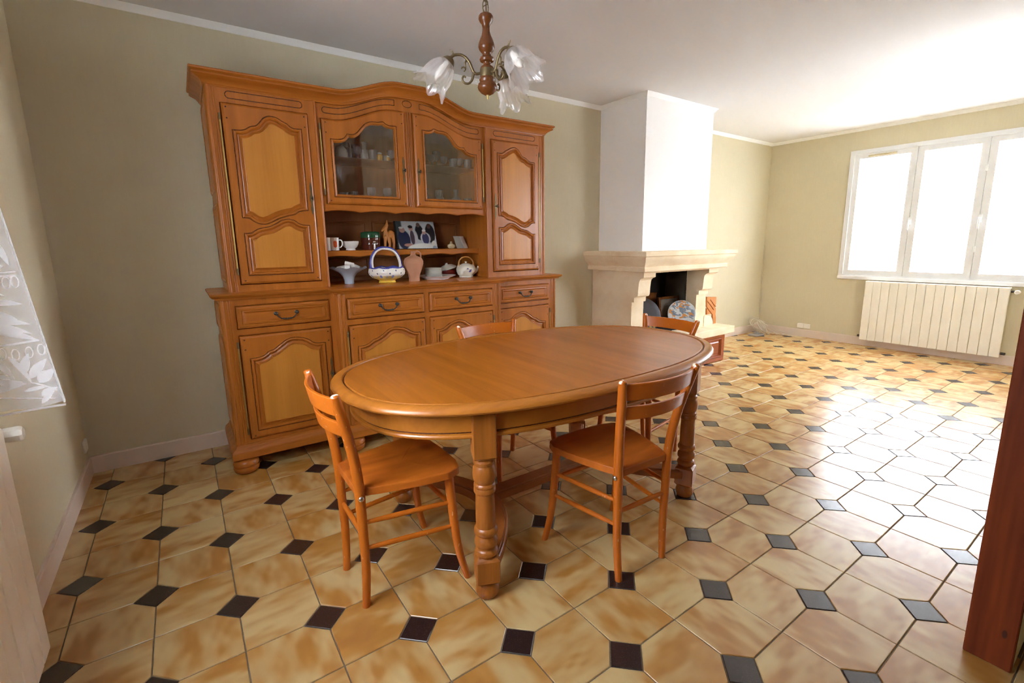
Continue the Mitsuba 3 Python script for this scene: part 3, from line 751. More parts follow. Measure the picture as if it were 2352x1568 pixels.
part(TBL, 'rim', oval_sweep(TA, TB_, [(-.12, .722), (-.055, .722), (-.055, .748), (-.0545, .7475), (-.0535, .7415), (-.0475, .7405), (-.0455, .7435), (-.0435, .7485), (-.037, .7510), (-.026, .7505), (-.015, .7475), (-.006, .742), (-.001, .735), (0, .729), (-.003, .723), (-.009, .7195), (-.018, .718), (-.12, .718)]), M['oak_rim'], smooth=35)
part(TBL, 'rim_groove', oval_sweep(TA, TB_, [(-.0536, .7412), (-.0474, .7412), (-.0474, .7405), (-.0536, .7405), (-.0536, .7412)]), M['dark_stain'], smooth=False, label='dark groove line')  # dark strip laid along the groove floor inside the rim
part(TBL, 'apron_groove', oval_sweep(TA - .072, TB_ - .072, [(-.004, .6336), (-.0044, .638), (-.0052, .638), (-.0052, .6336), (-.004, .6336)]), M['dark_stain'], smooth=False, label='dark groove line')  # dark strip set into the groove above the apron bead
part(TBL, 'apron', oval_sweep(TA - .072, TB_ - .072, [(-.02, .616), (.003, .616), (.008, .620), (.009, .626), (.006, .631), (.001, .633), (-.005, .6335), (-.005, .638), (0, .639), (0, .718), (-.02, .718), (-.02, .616)]), M['oak_rim'], smooth=35)
def block(w, z0, z1, b, top=None):
    h = w / 2
    pts = []
    for sx in (-1, 1):
        for sy in (-1, 1):
            for z in (z0 + b, z1 - b): pts += [(sx * h, sy * (h - .004), z), (sx * (h - .004), sy * h, z)]
            for z in (z0, z1): pts += [(sx * (h - b), sy * (h - b), z)]
    return hull(pts)
LEGP = [(0, 0), (.028, 0), (.036, .006), (.042, .020), (.043, .032), (.040, .046), (.034, .056), (.030, .062), (.030, .068)]
LEGT = [(.034, .162), (.036, .170), (.042, .176), (.0425, .186), (.039, .193), (.033, .197), (.032, .202), (.034, .206), (.041, .212), (.0425, .222), (.040, .233), (.034, .240), (.033, .246), (.036, .250), (.042, .256), (.043, .266), (.040, .274), (.035, .279), (.0350, .300), (.0345, .36), (.0330, .402), (.034, .408), (.039, .413), (.0395, .422), (.036, .428), (.036, .431), (.039, .435), (.0385, .441), (.034, .446), (.036, .452), (.041, .462), (.042, .485), (.0385, .504), (.034, .510), (.034, .514), (.0375, .519), (.037, .527), (.031, .533), (.031, .539), (.037, .541), (.037, .548)]
LEGS = []
for sx in (-1, 1):
    for sy in (-1, 1):
        x, y = TC[0] + sx * .582, TC[1] + sy * .402
        yaw = -sx * sy * 23.0
        lg = cat(lathe(LEGP, 32), block(.086, .062, .168, .012), lathe(LEGT, 36), block(.082, .542, .716, .006))
        part(TBL, 'leg', moved(lg, rz=yaw, x=x, y=y), M['oak_leg'], smooth=40)
        LEGS.append((x, y))
def plank(pts, w, z0, z1):
    pts = np.asarray(pts, float); n = len(pts)
    t = np.gradient(pts, axis=0); t /= np.linalg.norm(t, axis=1, keepdims=True)
    nn = np.c_[-t[:, 1], t[:, 0]]
    h = w / 2
    pr = [(-h, z0), (h, z0), (h, z1 - .010), (h - .004, z1 - .006), (h - .009, z1 - .006), (h - .012, z1), (-h + .012, z1), (-h + .009, z1 - .006), (-h + .004, z1 - .006), (-h, z1 - .010), (-h, z0)]
    return sweep(np.c_[pts, np.zeros(n)], np.c_[nn, np.zeros(n)], pr)
ends = []
for sx in (-1, 1):
    x0 = TC[0] + sx * .565
    yy = np.linspace(-.385, .385, 41)
    xx = x0 - sx * .215 * np.clip(1 - (yy / .385) ** 2, 0, 1)
    part(TBL, 'curved_stretcher', plank(np.c_[xx, TC[1] + yy], .085, .108, .150), M['oak_stretcher'], smooth=30)
    ends.append(x0 - sx * .215)
part(TBL, 'long_stretcher', plank([(ends[0] + .04, TC[1]), (TC[0], TC[1]), (ends[1] - .04, TC[1])], .085, .108, .148), M['oak_stretcher'], smooth=30)

# ------------------------------------------------------------------ chairs
def chair_parts():
    out = []
    for s in (-1, 1):
        path = smooth_path([(-.004, s * .122, 0), (.004, s * .127, .15), (.002, s * .131, .32), (-.001, s * .135, .46), (-.022, s * .153, .62), (-.052, s * .178, .75), (-.066, s * .192, .806)], 34)
        rad = np.interp(np.linspace(0, 1, 34), [0, .3, .6, .9, .98, 1], [.0135, .016, .0178, .0165, .0155, .0140])
        out.append(('back_post', tube(np.vstack([path, path[-1] + [-.001, s * .001, .004], path[-1] + [-.0014, s * .0014, .0062]]), np.r_[rad, .0115, .006], 16), 'chair', 50))
        path = smooth_path([(.362, s * .202, 0), (.338, s * .192, .10), (.322, s * .180, .26), (.314, s * .170, .43)], 20)
        out.append(('front_leg', tube(path, [.0125, .0150, .0168, .0172], 16), 'chair', 50))
        for zr, zf in ((.326, .318), (.228, .222)):
            xf = .322 if zf > .3 else .326
            yf_ = .177 if zf > .3 else .183
            yr = .131 if zr > .3 else .129
            out.append(('side_rung', tube(np.linspace((.003, s * yr, zr), (xf, s * yf_, zf), 8), [.007, .0095, .010, .0095, .007], 10), 'chair', 50))
        out.append(('bolt', moved(lathe([(0, 0), (.0095, 0), (.009, .003), (.005, .0055), (0, .006)], 16), rx=-90 * s, x=.000, y=s * .151, z=.425), 'steel', 50))
    out.append(('back_rung', tube(np.linspace((.003, -.130, .282), (.003, .130, .282), 8), [.007, .0095, .010, .0095, .007], 10), 'chair', 50))
    out.append(('front_rung', tube(np.linspace((.321, -.178, .300), (.321, .178, .300), 8), [.007, .0095, .010, .0095, .007], 10), 'chair', 50))
    # seat: rounded trapezoid, slightly dished
    P = Polygon([(-.008, -.122), (.06, -.150), (.20, -.187), (.30, -.202), (.352, -.185), (.372, -.12), (.376, 0), (.372, .12), (.352, .185), (.30, .202), (.20, .187), (.06, .150), (-.008, .122)])
    P = P.buffer(-.025).buffer(.025, 12)
    r0 = np.array(P.exterior.coords)[:-1]
    rings = [(0, .424), (0, .446), (.0015, .4495), (.005, .4515), (.02, .4518), (.06, .4495), (.10, .4475)]
    v, f = [], []
    c = r0.mean(0); n = len(r0)
    rr = inset_rings(ccw(r0), [d for d, _ in rings])
    for ring, (_, z) in zip(rr, rings): v.append(np.c_[ring, np.full(n, z)])
    i = np.arange(n); j = (i + 1) % n
    for k in range(len(rings) - 1): f += [np.c_[k * n + i, k * n + j, (k + 1) * n + j], np.c_[k * n + i, (k + 1) * n + j, (k + 1) * n + i]]
    v = np.vstack(v); cc = len(v); v = np.vstack([v, [[c[0], c[1], .447], [c[0], c[1], .424]]]); k = len(rings) - 1
    f += [np.c_[k * n + i, k * n + j, np.full(n, cc)], np.c_[j, i, np.full(n, cc + 1)]]
    out.append(('seat', trimesh.Trimesh(v, np.vstack(f), process=False), 'chair_seat', 35))
    for z0, z1, name in ((.737, .794, 'top_slat'), (.660, .706, 'lower_slat')):
        yy = np.linspace(-1, 1, 25)
        hb = np.interp((z0 + z1) / 2, [.62, .75, .806], [.153, .178, .192]); xb = np.interp((z0 + z1) / 2, [.62, .75, .806], [-.022, -.052, -.066])
        pts = np.c_[xb - .040 * (1 - yy ** 2), yy * hb]
        t_ = np.gradient(pts, axis=0); t_ /= np.linalg.norm(t_, axis=1, keepdims=True); nn = np.c_[-t_[:, 1], t_[:, 0]]
        lean = .20
        h = z1 - z0
        pr = [(-.006, 0), (-.004, -.002), (.004, -.002), (.006, 0), (.006 + lean * h, h), (.004 + lean * h, h + .003), (-.004 + lean * h, h + .003), (-.006 + lean * h, h), (-.006, 0)]
        nn = nn * np.sign(nn[:, :1] * -1 + 1e-9) 
        out.append((name, sweep(np.c_[pts, np.full(25, z0)], np.c_[nn, np.zeros(25)], [(a - lean * h / 2, b) for a, b in pr]), 'chair', 35))
    return out
CHAIR = [(nm, mikit.ply(ms, M[mt], smooth=sm)) for nm, ms, mt, sm in chair_parts()]
def put_chair(x, y, deg, label):
    c = thing('dining_chair', label, 'chair', 'orange wooden chairs around the dining table')
    for nm, d in CHAIR: part(c, nm, {**d, 'to_world': T().translate([x, y, 0]).rotate([0, 0, 1], deg)}, None)
put_chair(-.345, .566, 0, 'orange wooden chair at the left end of the oval table, back to the left wall')
put_chair(.590, .004, 88.0, 'orange wooden chair on the near side of the table, its chipped back towards the viewer')
put_chair(.675, 1.195, -90, 'orange wooden chair on the far side of the table, in front of the dresser')
put_chair(1.585, .715, 180, 'orange wooden chair at the far right end of the table, in front of the fireplace')
# ------------------------------------------------------------------ fireplace
F = thing('fireplace', 'pale stone fireplace with corbelled jambs and a raised hearth against the back wall', 'fireplace')
FX0, FX1, FY, HZ = 2.615, 3.775, 1.742, .362
ML = [(-.02, 1.000), (.052, 1.000), (.060, 1.006), (.060, 1.036), (.054, 1.042), (.056, 1.050), (.066, 1.060), (.080, 1.074), (.098, 1.095), (.110, 1.118), (.112, 1.134), (.118, 1.140), (.125, 1.143), (.125, 1.178), (.121, 1.182), (-.02, 1.182)]
def mant(path, outs): return sweep([(x, y, 0) for x, y in path], [(a, b, 0) for a, b in outs], ML)
ysp = 2.02
part(F, 'mantel_stone', mant([(FX0, YB - .001), (FX0, ysp + .0015)], [(-1, 0), (-1, 0)]), M['stone'], smooth=30)
xm = FX0 + .72
part(F, 'mantel_stone', mant([(FX0, ysp - .0015), (FX0, FY), (FX1, FY), (FX1, YB - .001)], [(-1, 0), (-1, -1), (1, -1), (1, 0)]), M['stone'], smooth=30)
part(F, 'mantel_top', bx(FX0 - .01, FX1 + .01, FY - .01, YB - .001, 1.150, 1.1815, 0), M['stone'], smooth=False)
part(F, 'lintel', bx(FX0 + .002, FX1 - .002, FY, FY + .16, .985, 1.16, .004), M['stone'], smooth=False)
PROF = [(2.395, HZ), (1.876, HZ), (1.874, .640), (1.873, .716), (1.848, .718), (1.846, .762), (1.822, .766), (1.806, .778), (1.802, .800), (1.800, .85), (1.794, .900), (1.788, .922), (1.772, .938), (1.752, .944), (1.742, .950), (1.742, 1.0), (2.395, 1.0)]
for x0, yb in ((FX0, 2.395), (FX1 - .165, 2.00)):
    m = trimesh.creation.extrude_polygon(Polygon([(min(a, yb), b) for a, b in PROF]), .165, engine='earcut'); v = m.vertices
    part(F, 'jamb', trimesh.Trimesh(np.c_[x0 + v[:, 2], v[:, 0], v[:, 1]], m.faces, process=False), M['stone'], smooth=False)
# flared foot of the right jamb
m = trimesh.creation.extrude_polygon(Polygon([(FX1 - .01, HZ), (FX1 + .155, HZ), (FX1 + .153, HZ + .035), (FX1 + .135, HZ + .075), (FX1 + .10, HZ + .10), (FX1 + .05, HZ + .115), (FX1 - .01, HZ + .12)]), .15, engine='earcut'); v = m.vertices
part(F, 'jamb_foot', trimesh.Trimesh(np.c_[v[:, 0], 1.868 + v[:, 2] * .2, v[:, 1]], m.faces[:, ::-1], process=False), M['stone'], smooth=False)
part(F, 'hearth_slab', bx(2.50, 4.070, 1.690, YB - .001, .287, HZ, .006), M['stone'])
part(F, 'hearth_base', bx(2.56, 3.905, 1.735, YB - .001, .0, .288, 0), M['mahogany'], smooth=False)
# wooden fielded panels of the hearth base
for x0, x1 in ((2.57, 3.00), (3.02, 3.45), (3.47, 3.905)):
    out = resample(ccw([(x0, .006), (x1, .006), (x1, .286), (x0, .286)]), .05)
    op = resample(ccw([(x0 + .075, .045), (x1 - .045, .045), (x1 - .045, .258), (x0 + .075, .258)]), .05)
    m, last = carve(out, [(0, 0), (0, .030), (.003, .033)], 1.735, cap=False)
    mo, _ = carve(op, [(0, 0), (.002, -.004), (.006, .004), (.016, .006), (.026, -.010), (.028, -.014), (.040, -.014), (.052, -.006), (.054, -.006)], 1.702)
    part(F, 'base_panel', cat(m, mo, flat(Polygon(last, [op]), 1.702)), M['mahogany'], smooth=25)
# firebox
part(F, 'fireback', bx(FX0 + .165, FX1 - .052, 2.36, 2.394, HZ, 1.17, 0), M['soot'], smooth=False)
part(F, 'firebox_side', bx(FX0 + .150, FX0 + .166, 1.90, 2.394, HZ, 1.17, 0), M['soot'], smooth=False)
part(F, 'firebox_side', bx(FX1 - .052, FX1 - .038, 2.0, 2.394, HZ, 1.17, 0), M['hood'], smooth=False)
part(F, 'side_wall', bx(FX1 - .038, FX1, 2.0, 2.395, HZ, 1.0, 0), M['stone'], smooth=False)
part(F, 'firebox_roof', bx(FX0 + .01, FX1 - .01, FY + .16, 2.394, 1.02, 1.05, 0), M['soot'], smooth=False)
part(F, 'firebox_floor', bx(FX0 + .165, FX1 - .166, 1.93, 2.36, HZ, HZ + .006, 0), M['soot'], smooth=False)
# things in the firebox
def plate_color(p, n, uv):
    u, w = ((p.x - 3.52) * .66 - (p.y - 1.98) * .75) / .15, (p.z - .525) / .15
    r = dr.sqrt(u * u + w * w)
    a = fbm(p.x * 44, p.z * 44, 3, 3); b = fbm(p.x * 40 + 9, p.z * 40, 8, 3); c0 = fbm(p.x * 46 + 4, p.z * 46 + 7, 1, 2)
    c = mix(C3(.50, .51, .50), C3(.18, .22, .27), smoothstep(.56, .66, a) * smoothstep(.95, .75, r))
    c = mix(c, C3(.50, .22, .06), smoothstep(.60, .66, b) * smoothstep(.95, .8, r))
    return mix(c, C3(.16, .20, .24), smoothstep(.64, .7, c0) * smoothstep(.9, .7, r))
scene['mat_plate'] = prin(mikit.proc(plate_color), .2, .5)
pl = lathe([(0, 0), (.085, 0), (.09, .004), (.10, .008), (.155, .020), (.158, .023), (.154, .0245), (.10, .013), (.09, .009), (0, .008)], 56)
solo('decorative_plate', moved(pl, rx=72, rz=-49, s=.90, x=3.52, y=1.98, z=HZ + .150), 'mat_plate', 'white plate with a blue and orange flower pattern propped up in the fireplace', 'plate')
fr = carve(resample(ccw([(-.16, -.155), (.16, -.155), (.16, .155), (-.16, .155)]), .05), [(0, -.02), (0, .004), (.006, .008), (.020, .004), (.026, 0)], 0, cap=False)[0]
fk = thing('picture_frame', 'dark framed picture leaning behind the flowered plate in the fireplace', 'picture frame')
part(fk, 'frame', moved(fr, rx=-10, rz=-4, x=3.535, y=2.14, z=HZ + .166), M['turned_dark'], smooth=20)
part(fk, 'picture', moved(flat(sbox(-.136, -.131, .136, .131), 0), rx=-10, rz=-4, x=3.535, y=2.14, z=HZ + .166), M['hood'], smooth=False, label='dim brownish picture')
fk2 = thing('wooden_box', 'dark wooden case standing behind the picture in the fireplace', 'box')
part(fk2, 'body', bx(3.26, 3.50, 2.30, 2.355, HZ + .006, .70, .004), M['turned_dark'])
part(fk2, 'lid', bx(3.255, 3.505, 2.295, 2.358, .70, .715, .003), M['turned_dark'])
tr = lathe([(0, 0), (.13, 0), (.150, .006), (.170, .012), (.178, .014), (.180, .017), (.176, .019), (.150, .011), (.13, .005), (0, .005)], 56)
solo('pewter_tray', moved(tr, rx=70, rz=-38, x=2.95, y=2.03, z=HZ + .178), M['pewter'], 'round grey pewter tray leaning inside the left of the fireplace', 'tray')
ts = thing('fire_irons', 'brass knobbed fire irons on the left of the hearth', 'fire irons')
for k, (x, y) in enumerate(((2.80, 1.80), (2.835, 1.785))):
    part(ts, 'rod', tube([(x, y, HZ + .006), (x, y, .47)], .005, 8), M['brass'], smooth=True)
    part(ts, 'knob', lathe([(0, .46), (.010, .462), (.014, .472), (.010, .482), (.006, .486), (.009, .492), (.006, .50), (0, .503)], 16, (x, y, 0)), M['brass'], smooth=True)
part(ts, 'stand', lathe([(0, HZ), (.055, HZ), (.055, HZ + .006), (0, HZ + .007)], 28, (2.818, 1.793, 0)), M['brass'], smooth=30)
# slotted wooden board standing on the hearth against the wall
P = Polygon([(4.235, .62), (4.425, .608), (4.428, .40), (4.440, .37), (4.446, HZ), (4.405, HZ), (4.400, .375), (4.375, .40), (4.33, .405), (4.25, .415)])
P = Polygon([(3.855, .672), (4.029, .659), (4.033, .46), (4.044, .435), (4.046, HZ), (3.984, HZ), (3.984, .44), (3.966, .476), (3.93, .48), (3.868, .477)])
for dx, dz in ((0, 0), (.05, .012), (-.012, -.062)):
    a = np.array([(3.868 + dx, .622 + dz), (3.990 + dx, .520 + dz)])
    P = P.difference(LineString(a).buffer(.0065)) if True else P
wb = thing('slotted_board', 'orange wooden board with slanted slots standing on the right end of the hearth', 'wooden board')
part(wb, 'board', ext(P.buffer(0), 1.905, 1.923), M['plaque_wood'], smooth=False)

# ------------------------------------------------------------------ radiators
def radiator(x_face, y0, y1, z0, z1, out, n, label):
    """sectional radiator: flat-fronted sections; out = +1 faces +x"""
    r = thing('radiator', label, 'radiator')
    w = (y1 - y0) / n
    xb = x_face - out * .075
    X = lambda a, b: (min(a, b), max(a, b))
    sec = {}
    for k in range(n):
        a, b = y0 + k * w + .0015, y0 + (k + 1) * w - .0015
        xa, xc = X(x_face, x_face - out * .020); xd, xe = X(x_face - out * .018, xb)
        part(r, 'section', cat(bx(xa, xc, a, b, z0, z1 - .004, .004), bx(xd, xe, (a + b) / 2 - .012, (a + b) / 2 + .012, z0 + .02, z1 - .03, 0)), M['radiator'], smooth=25)
        part(r, 'top_cap', bx(*X(x_face - out * .002, xb), a - .0003, b + .0003, z1 - .012, z1, .003), M['radiator'])
    part(r, 'header', cat(*[bx(*X(x_face - out * .022, xb + out * .01), y0 + .004, y1 - .004, z, z + .035, 0) for z in (z0 + .03, z1 - .07)]), M['radiator_gap'], smooth=False)
    part(r, 'bracket', cat(*[bx(*X(xb, xb - out * .0262), y, y + .03, z1 - .12, z1 - .07, 0) for y in (y0 + .15, y1 - .18)]), M['iron'], smooth=False)
    ye, sg = (y0, -1) if out < 0 else (y1, 1)
    xv = x_face - out * .038
    prof = [(0, 0), (.012, 0), (.012, .018), (.017, .02), (.021, .03), (.0225, .07), (.019, .074), (.0165, .076), (.015, .070), (0, .070)]
    v = lathe(prof, 8)
    part(r, 'valve', moved(v, ry=90 * out, x=xv - out * .012, y=ye + sg * .052, z=z1 - .040), M['plastic_white'], smooth=20, label='white thermostatic valve head')
    part(r, 'pipe', tube([(xv - out * .015, ye, z1 - .040), (xv - out * .015, ye + sg * .06, z1 - .040)], .011, 12), M['iron'], smooth=40)
    part(r, 'pipe', tube([(xv, ye, z0 + .04), (xv, ye + sg * .035, z0 + .04)], .013, 12), M['iron'], smooth=40)
    part(r, 'plug', tube([(xv, (y1 if out < 0 else y0) , z0 + .04), (xv, (y1 + .03 if out < 0 else y0 - .03), z0 + .04)], .013, 12), M['iron'], smooth=40)
    return r
radiator(XR - .105, -.105, 1.110, .083, .783, -1, 15, 'cream sectional radiator under the wide window in the far right wall')
radiator(XL + .102, -.460, .745, .083, .783, 1, 15, 'cream sectional radiator along the left wall at the near left corner')

# ------------------------------------------------------------------ sockets, cables
def socket(cx, cz, n, axis, out, label):
    s = thing('wall_socket', label, 'socket')
    for k in range(n):
        o = (k - (n - 1) / 2) * .082
        if axis == 'x':
            xa, xb = sorted((cx[0], cx[0] + out * .012)); part(s, 'plate', bx(xa, xb, cx[1] + o - .040, cx[1] + o + .040, cz - .032, cz + .032, .003), M['plastic_white'])
            part(s, 'well', moved(lathe([(0, 0), (.019, 0), (.020, .002), (.017, .0025), (.016, .0005), (0, .0005)], 24), ry=90 * out, x=cx[0] + out * .012, y=cx[1] + o, z=cz), M['plastic_white'], smooth=30)
    return s
socket((XR, 1.785), .146, 2, 'x', -1, 'white double socket above the skirting of the window wall')
socket((XL, 2.33), .19, 1, 'x', 1, 'white single socket low on the left wall by the corner')
cb = thing('cable_bundle', 'tangle of pale coiled cables on the floor in the far corner', 'cables')
r_ = np.random.default_rng(3)
for k in range(7):
    c = np.array([5.60 + r_.uniform(-.10, .10), 2.22 + r_.uniform(-.09, .05), .085 + r_.uniform(-.02, .06)])
    a = np.linspace(0, 2 * np.pi * 1.6, 60); R = r_.uniform(.05, .085)
    th, ph = r_.uniform(0, np.pi), r_.uniform(.5, 1.5)
    u = np.array([np.cos(th), np.sin(th), 0]); w_ = np.array([-np.sin(th) * np.cos(ph), np.cos(th) * np.cos(ph), np.sin(ph)])
    Pp = c + R * (np.cos(a)[:, None] * u + np.sin(a)[:, None] * w_) + np.c_[a * .002, a * .001, 0 * a]
    Pp[:, 2] = np.maximum(Pp[:, 2], .006); Pp[:, 1] = np.minimum(Pp[:, 1], 2.375)
    part(cb, 'loop', tube(Pp, .0048, 7), M['cable'], smooth=True)
for k in range(4):
    Pp = smooth_path([(5.60 + .05 * k, 2.20, .006), (5.55 - .04 * k, 2.27, .09 + .03 * k), (5.66, 2.30 + .01 * k, .16 + .02 * k), (5.72 + .03 * k, 2.2 - .05 * k, .05), (5.78, 2.06 - .08 * k, .006)], 40)
    part(cb, 'strand', tube(Pp, .0042, 7), M['cable'], smooth=True)
tvc = thing('aerial_cable', 'thin white cable running up the far corner of the room', 'cable')
part(tvc, 'wire', tube(smooth_path([(5.885, 2.385, .10), (5.888, 2.388, .6), (5.886, 2.386, 1.2)], 20), .0035, 6), M['cable'], smooth=True)
ad = thing('flat_grey_box', 'flat grey electrical box lying under the cables in the far corner', 'electrical box')
part(ad, 'body', bx(5.40, 5.60, 2.14, 2.27, 0, .022, .005), M['cable_grey'])
part(ad, 'plug', bx(5.47, 5.53, 2.18, 2.23, .022, .055, .005), M['cable_grey'])
# ------------------------------------------------------------------ chandelier
CHX, CHY = .305, .600
CH = thing('chandelier', 'turned dark wood chandelier with three brass scroll arms and ruffled glass shades above the table', 'chandelier')
k_ = .842
ST = [(0, 1.834), (.014, 1.8345), (.030, 1.842), (.042, 1.853), (.045, 1.863), (.041, 1.874), (.0345, 1.880), (.035, 1.884), (.037, 1.889), (.033, 1.894), (.031, 1.899)]
SU = [(.031, 1.928), (.031, 1.931), (.028, 1.936), (.018, 1.940), (.0155, 1.946), (.018, 1.951), (.030, 1.955), (.0335, 1.962), (.030, 1.969), (.021, 1.973), (.019, 1.980), (.024, 1.987), (.034, 1.996), (.0375, 2.006), (.036, 2.016), (.030, 2.030), (.022, 2.046), (.0165, 2.062), (.0165, 2.075), (.020, 2.086), (.028, 2.094), (.033, 2.104), (.0325, 2.113), (.026, 2.120), (.010, 2.124), (0, 2.1245)]
part(CH, 'stem', lathe([(a * k_, b) for a, b in ST + SU], 36, (CHX, CHY, 0)), M['turned_dark'], smooth=45)
part(CH, 'band', lathe([(a * k_, b) for a, b in ((.0305, 1.898), (.0325, 1.900), (.0325, 1.926), (.0305, 1.929))], 36, (CHX, CHY, 0)), M['old_brass'], smooth=40)
part(CH, 'finial', lathe([(0, 1.818), (.003, 1.819), (.0042, 1.824), (.0028, 1.828), (.005, 1.832), (.006, 1.836)], 14, (CHX, CHY, 0)), M['brass'], smooth=50)
part(CH, 'hook', tube(smooth_path([(CHX, CHY, 2.122), (CHX - .012, CHY, 2.142), (CHX + .010, CHY, 2.160), (CHX, CHY, 2.178)], 20), .0017, 8), M['old_brass'], smooth=True)
for q in range(9):
    zc = 2.145 + q * .046
    part(CH, 'chain_link', trimesh.Trimesh(*(lambda m: (m.vertices * [1, 1, 1], m.faces))(moved(ring_tube((0, 0, 0), .0125, .0016, 'x' if q % 2 else 'y', 16, 6), x=CHX, y=CHY, z=zc).apply_transform(np.array([[1, 0, 0, 0], [0, 1, 0, 0], [0, 0, 2.0, -zc], [0, 0, 0, 1.0]]))), process=False), M['old_brass'], smooth=True)
part(CH, 'cord', tube([(CHX + .002, CHY, 2.12), (CHX + .003, CHY, 2.54)], .0022, 8), M['old_brass'], smooth=True)
part(CH, 'ceiling_cup', lathe([(0, 2.500), (.012, 2.500), (.045, 2.520), (.055, 2.538), (.055, 2.5398), (0, 2.5398)], 28, (CHX, CHY, 0)), M['old_brass'], smooth=40)
rt, fw = np.array([.82, -.5725, 0]), np.array([.571, .821, 0])
def shade_mesh(n=72, m=22):
    """ruffled tulip opening along +z, neck at the origin"""
    t = np.linspace(0, 1, m); a = np.arange(n) * 2 * np.pi / n
    r = np.interp(t, [0, .06, .2, .4, .6, .8, .92, 1], [.016, .024, .040, .051, .055, .056, .062, .070])
    v = []
    for ti, ri in zip(t, r):
        ru = ri * (1 + .030 * np.cos(22 * a) * min(1, ti * 4) + .10 * ti ** 5 * np.cos(6 * a))
        v.append(np.c_[ru * np.cos(a), ru * np.sin(a), .122 * ti + .014 * ti ** 6 * np.cos(6 * a)])
    f = []
    i = np.arange(n); j = (i + 1) % n
    for k in range(m - 1): f += [np.c_[k * n + i, k * n + j, (k + 1) * n + j], np.c_[k * n + i, (k + 1) * n + j, (k + 1) * n + i]]
    return trimesh.Trimesh(np.vstack(v), np.vstack(f), process=False)
SH = shade_mesh()
for ang in (190, 312, 62):
    a = math.radians(ang); d = math.cos(a) * rt + math.sin(a) * fw
    P = lambda r, z: np.array([CHX, CHY, 0]) + d * r * k_ + np.array([0, 0, z])
    arm = [tube(smooth_path([P(.030, 1.913), P(.055, 1.910), P(.068, 1.925), P(.080, 1.948), P(.102, 1.968), P(.130, 1.974), P(.158, 1.966), P(.172, 1.952)], 40), [.0052, .0056, .0052, .0058], 8),
           tube(smooth_path([P(.062, 1.912), P(.071, 1.886), P(.088, 1.873), P(.107, 1.876), P(.114, 1.890), P(.106, 1.899), P(.099, 1.894)], 30), [.0048, .0046, .0038, .0036], 8),
           tube(smooth_path([P(.088, 1.958), P(.100, 1.944), P(.098, 1.926), P(.106, 1.916)], 14), [.0035, .003, .0022, .003], 8),
           tube(smooth_path([P(.100, 1.928), P(.112, 1.930), P(.118, 1.924)], 8), [.003, .002], 6),
           tube(smooth_path([P(.150, 1.968), P(.156, 1.982), P(.166, 1.990)], 8), [.004, .0015], 6)]
    am = part(CH, 'arm', cat(*arm), M['old_brass'], smooth=True, label='brass scroll arm')
    ax = d * .64 + np.array([0, 0, -.77]); ax /= np.linalg.norm(ax)
    x_ = np.cross(ax, [0, 0, 1.0]); x_ /= np.linalg.norm(x_); y_ = np.cross(ax, x_)
    Mx = np.eye(4); Mx[:3, 0], Mx[:3, 1], Mx[:3, 2], Mx[:3, 3] = x_, y_, ax, P(.170, 1.951)
    cup = lathe([(0, -.012), (.010, -.012), (.018, -.006), (.024, .004), (.027, .012), (.025, .012), (.020, .004), (0, .002)], 20)
    part(am, 'cup', cup.apply_transform(Mx), M['old_brass'], smooth=40)
    part(am, 'bulb', lathe([(0, .0), (.012, .0), (.012, .025), (.015, .040), (.0165, .055), (.013, .072), (.006, .084), (0, .088)], 20).apply_transform(Mx), M['plastic_white'], smooth=True)
    part(am, 'shade', SH.copy().apply_transform(Mx), M['frosted'], smooth=True, label='ruffled clear and frosted glass shade')

# ------------------------------------------------------------------ lace curtain on the open leaf at the left
LY = -.335
lc = thing('lace_curtain', 'white lace curtain with leaf pattern at the left edge', 'curtain')
def cloth(pts, y, n=24):
    pts = np.array(pts)  # TL TR BR BL
    u = np.linspace(0, 1, n); v = []
    for t in np.linspace(0, 1, n):
        row = (pts[0] * (1 - u[:, None]) + pts[1] * u[:, None]) * (1 - t) + (pts[3] * (1 - u[:, None]) + pts[2] * u[:, None]) * t
        v.append(np.c_[row[:, 0], y + .003 * np.sin(u * 20), row[:, 1] + (.0022 * np.sin(u * 46) if t == 1 else 0)])
    f = []
    for k in range(n - 1):
        i = np.arange(n - 1) + k * n; f += [np.c_[i, i + 1, i + n + 1], np.c_[i, i + n + 1, i + n]]
    return trimesh.Trimesh(np.vstack(v), np.vstack(f), process=False)
part(lc, 'net', cloth([(-1.27, 1.98), (-.965, 1.98), (-.878, 1.081), (-1.20, 1.078)], LY), M['net'], smooth=True)
part(lc, 'hem', cat(*[tube([(a, LY - .002, b), (c, LY - .002, e)], .0011, 5) for a, b, c, e in ((-.9645, 1.975, -.8785, 1.082),)] + [tube(smooth_path([(-1.20 + .0322 * q, LY - .002, 1.0785 + .0012 * math.sin(q * 2.1)) for q in range(11)], 60), .0013, 5)]), M['lace'], smooth=True)
LEAVES = [(-.912,1.274,-.901,1.244,.006),(-.917,1.238,-.905,1.244,.0046),(-.922,1.216,-.909,1.211,.0023),(-.924,1.204,-.897,1.201,.0061),(-.925,1.194,-.903,1.184,.0061),(-.927,1.184,-.894,1.178,.0069),(-.927,1.181,-.894,1.167,.0054),(-.928,1.175,-.890,1.159,.0077),(-.907,1.121,-.900,1.145,.008),(-.902,1.116,-.886,1.137,.0088),(-.896,1.110,-.882,1.124,.0114),(-.916,1.143,-.902,1.111,.0047),(-.929,1.142,-.915,1.117,.0054),(-.932,1.123,-.916,1.118,.0039),(-.935,1.115,-.909,1.113,.0054),(-.937,1.104,-.905,1.111,.007),(-.909,1.102,-.889,1.104,.004),(-.896,1.095,-.882,1.102,.0073),(-.897,1.085,-.885,1.098,.0049),(-.902,1.111,-.882,1.098,.0013)]
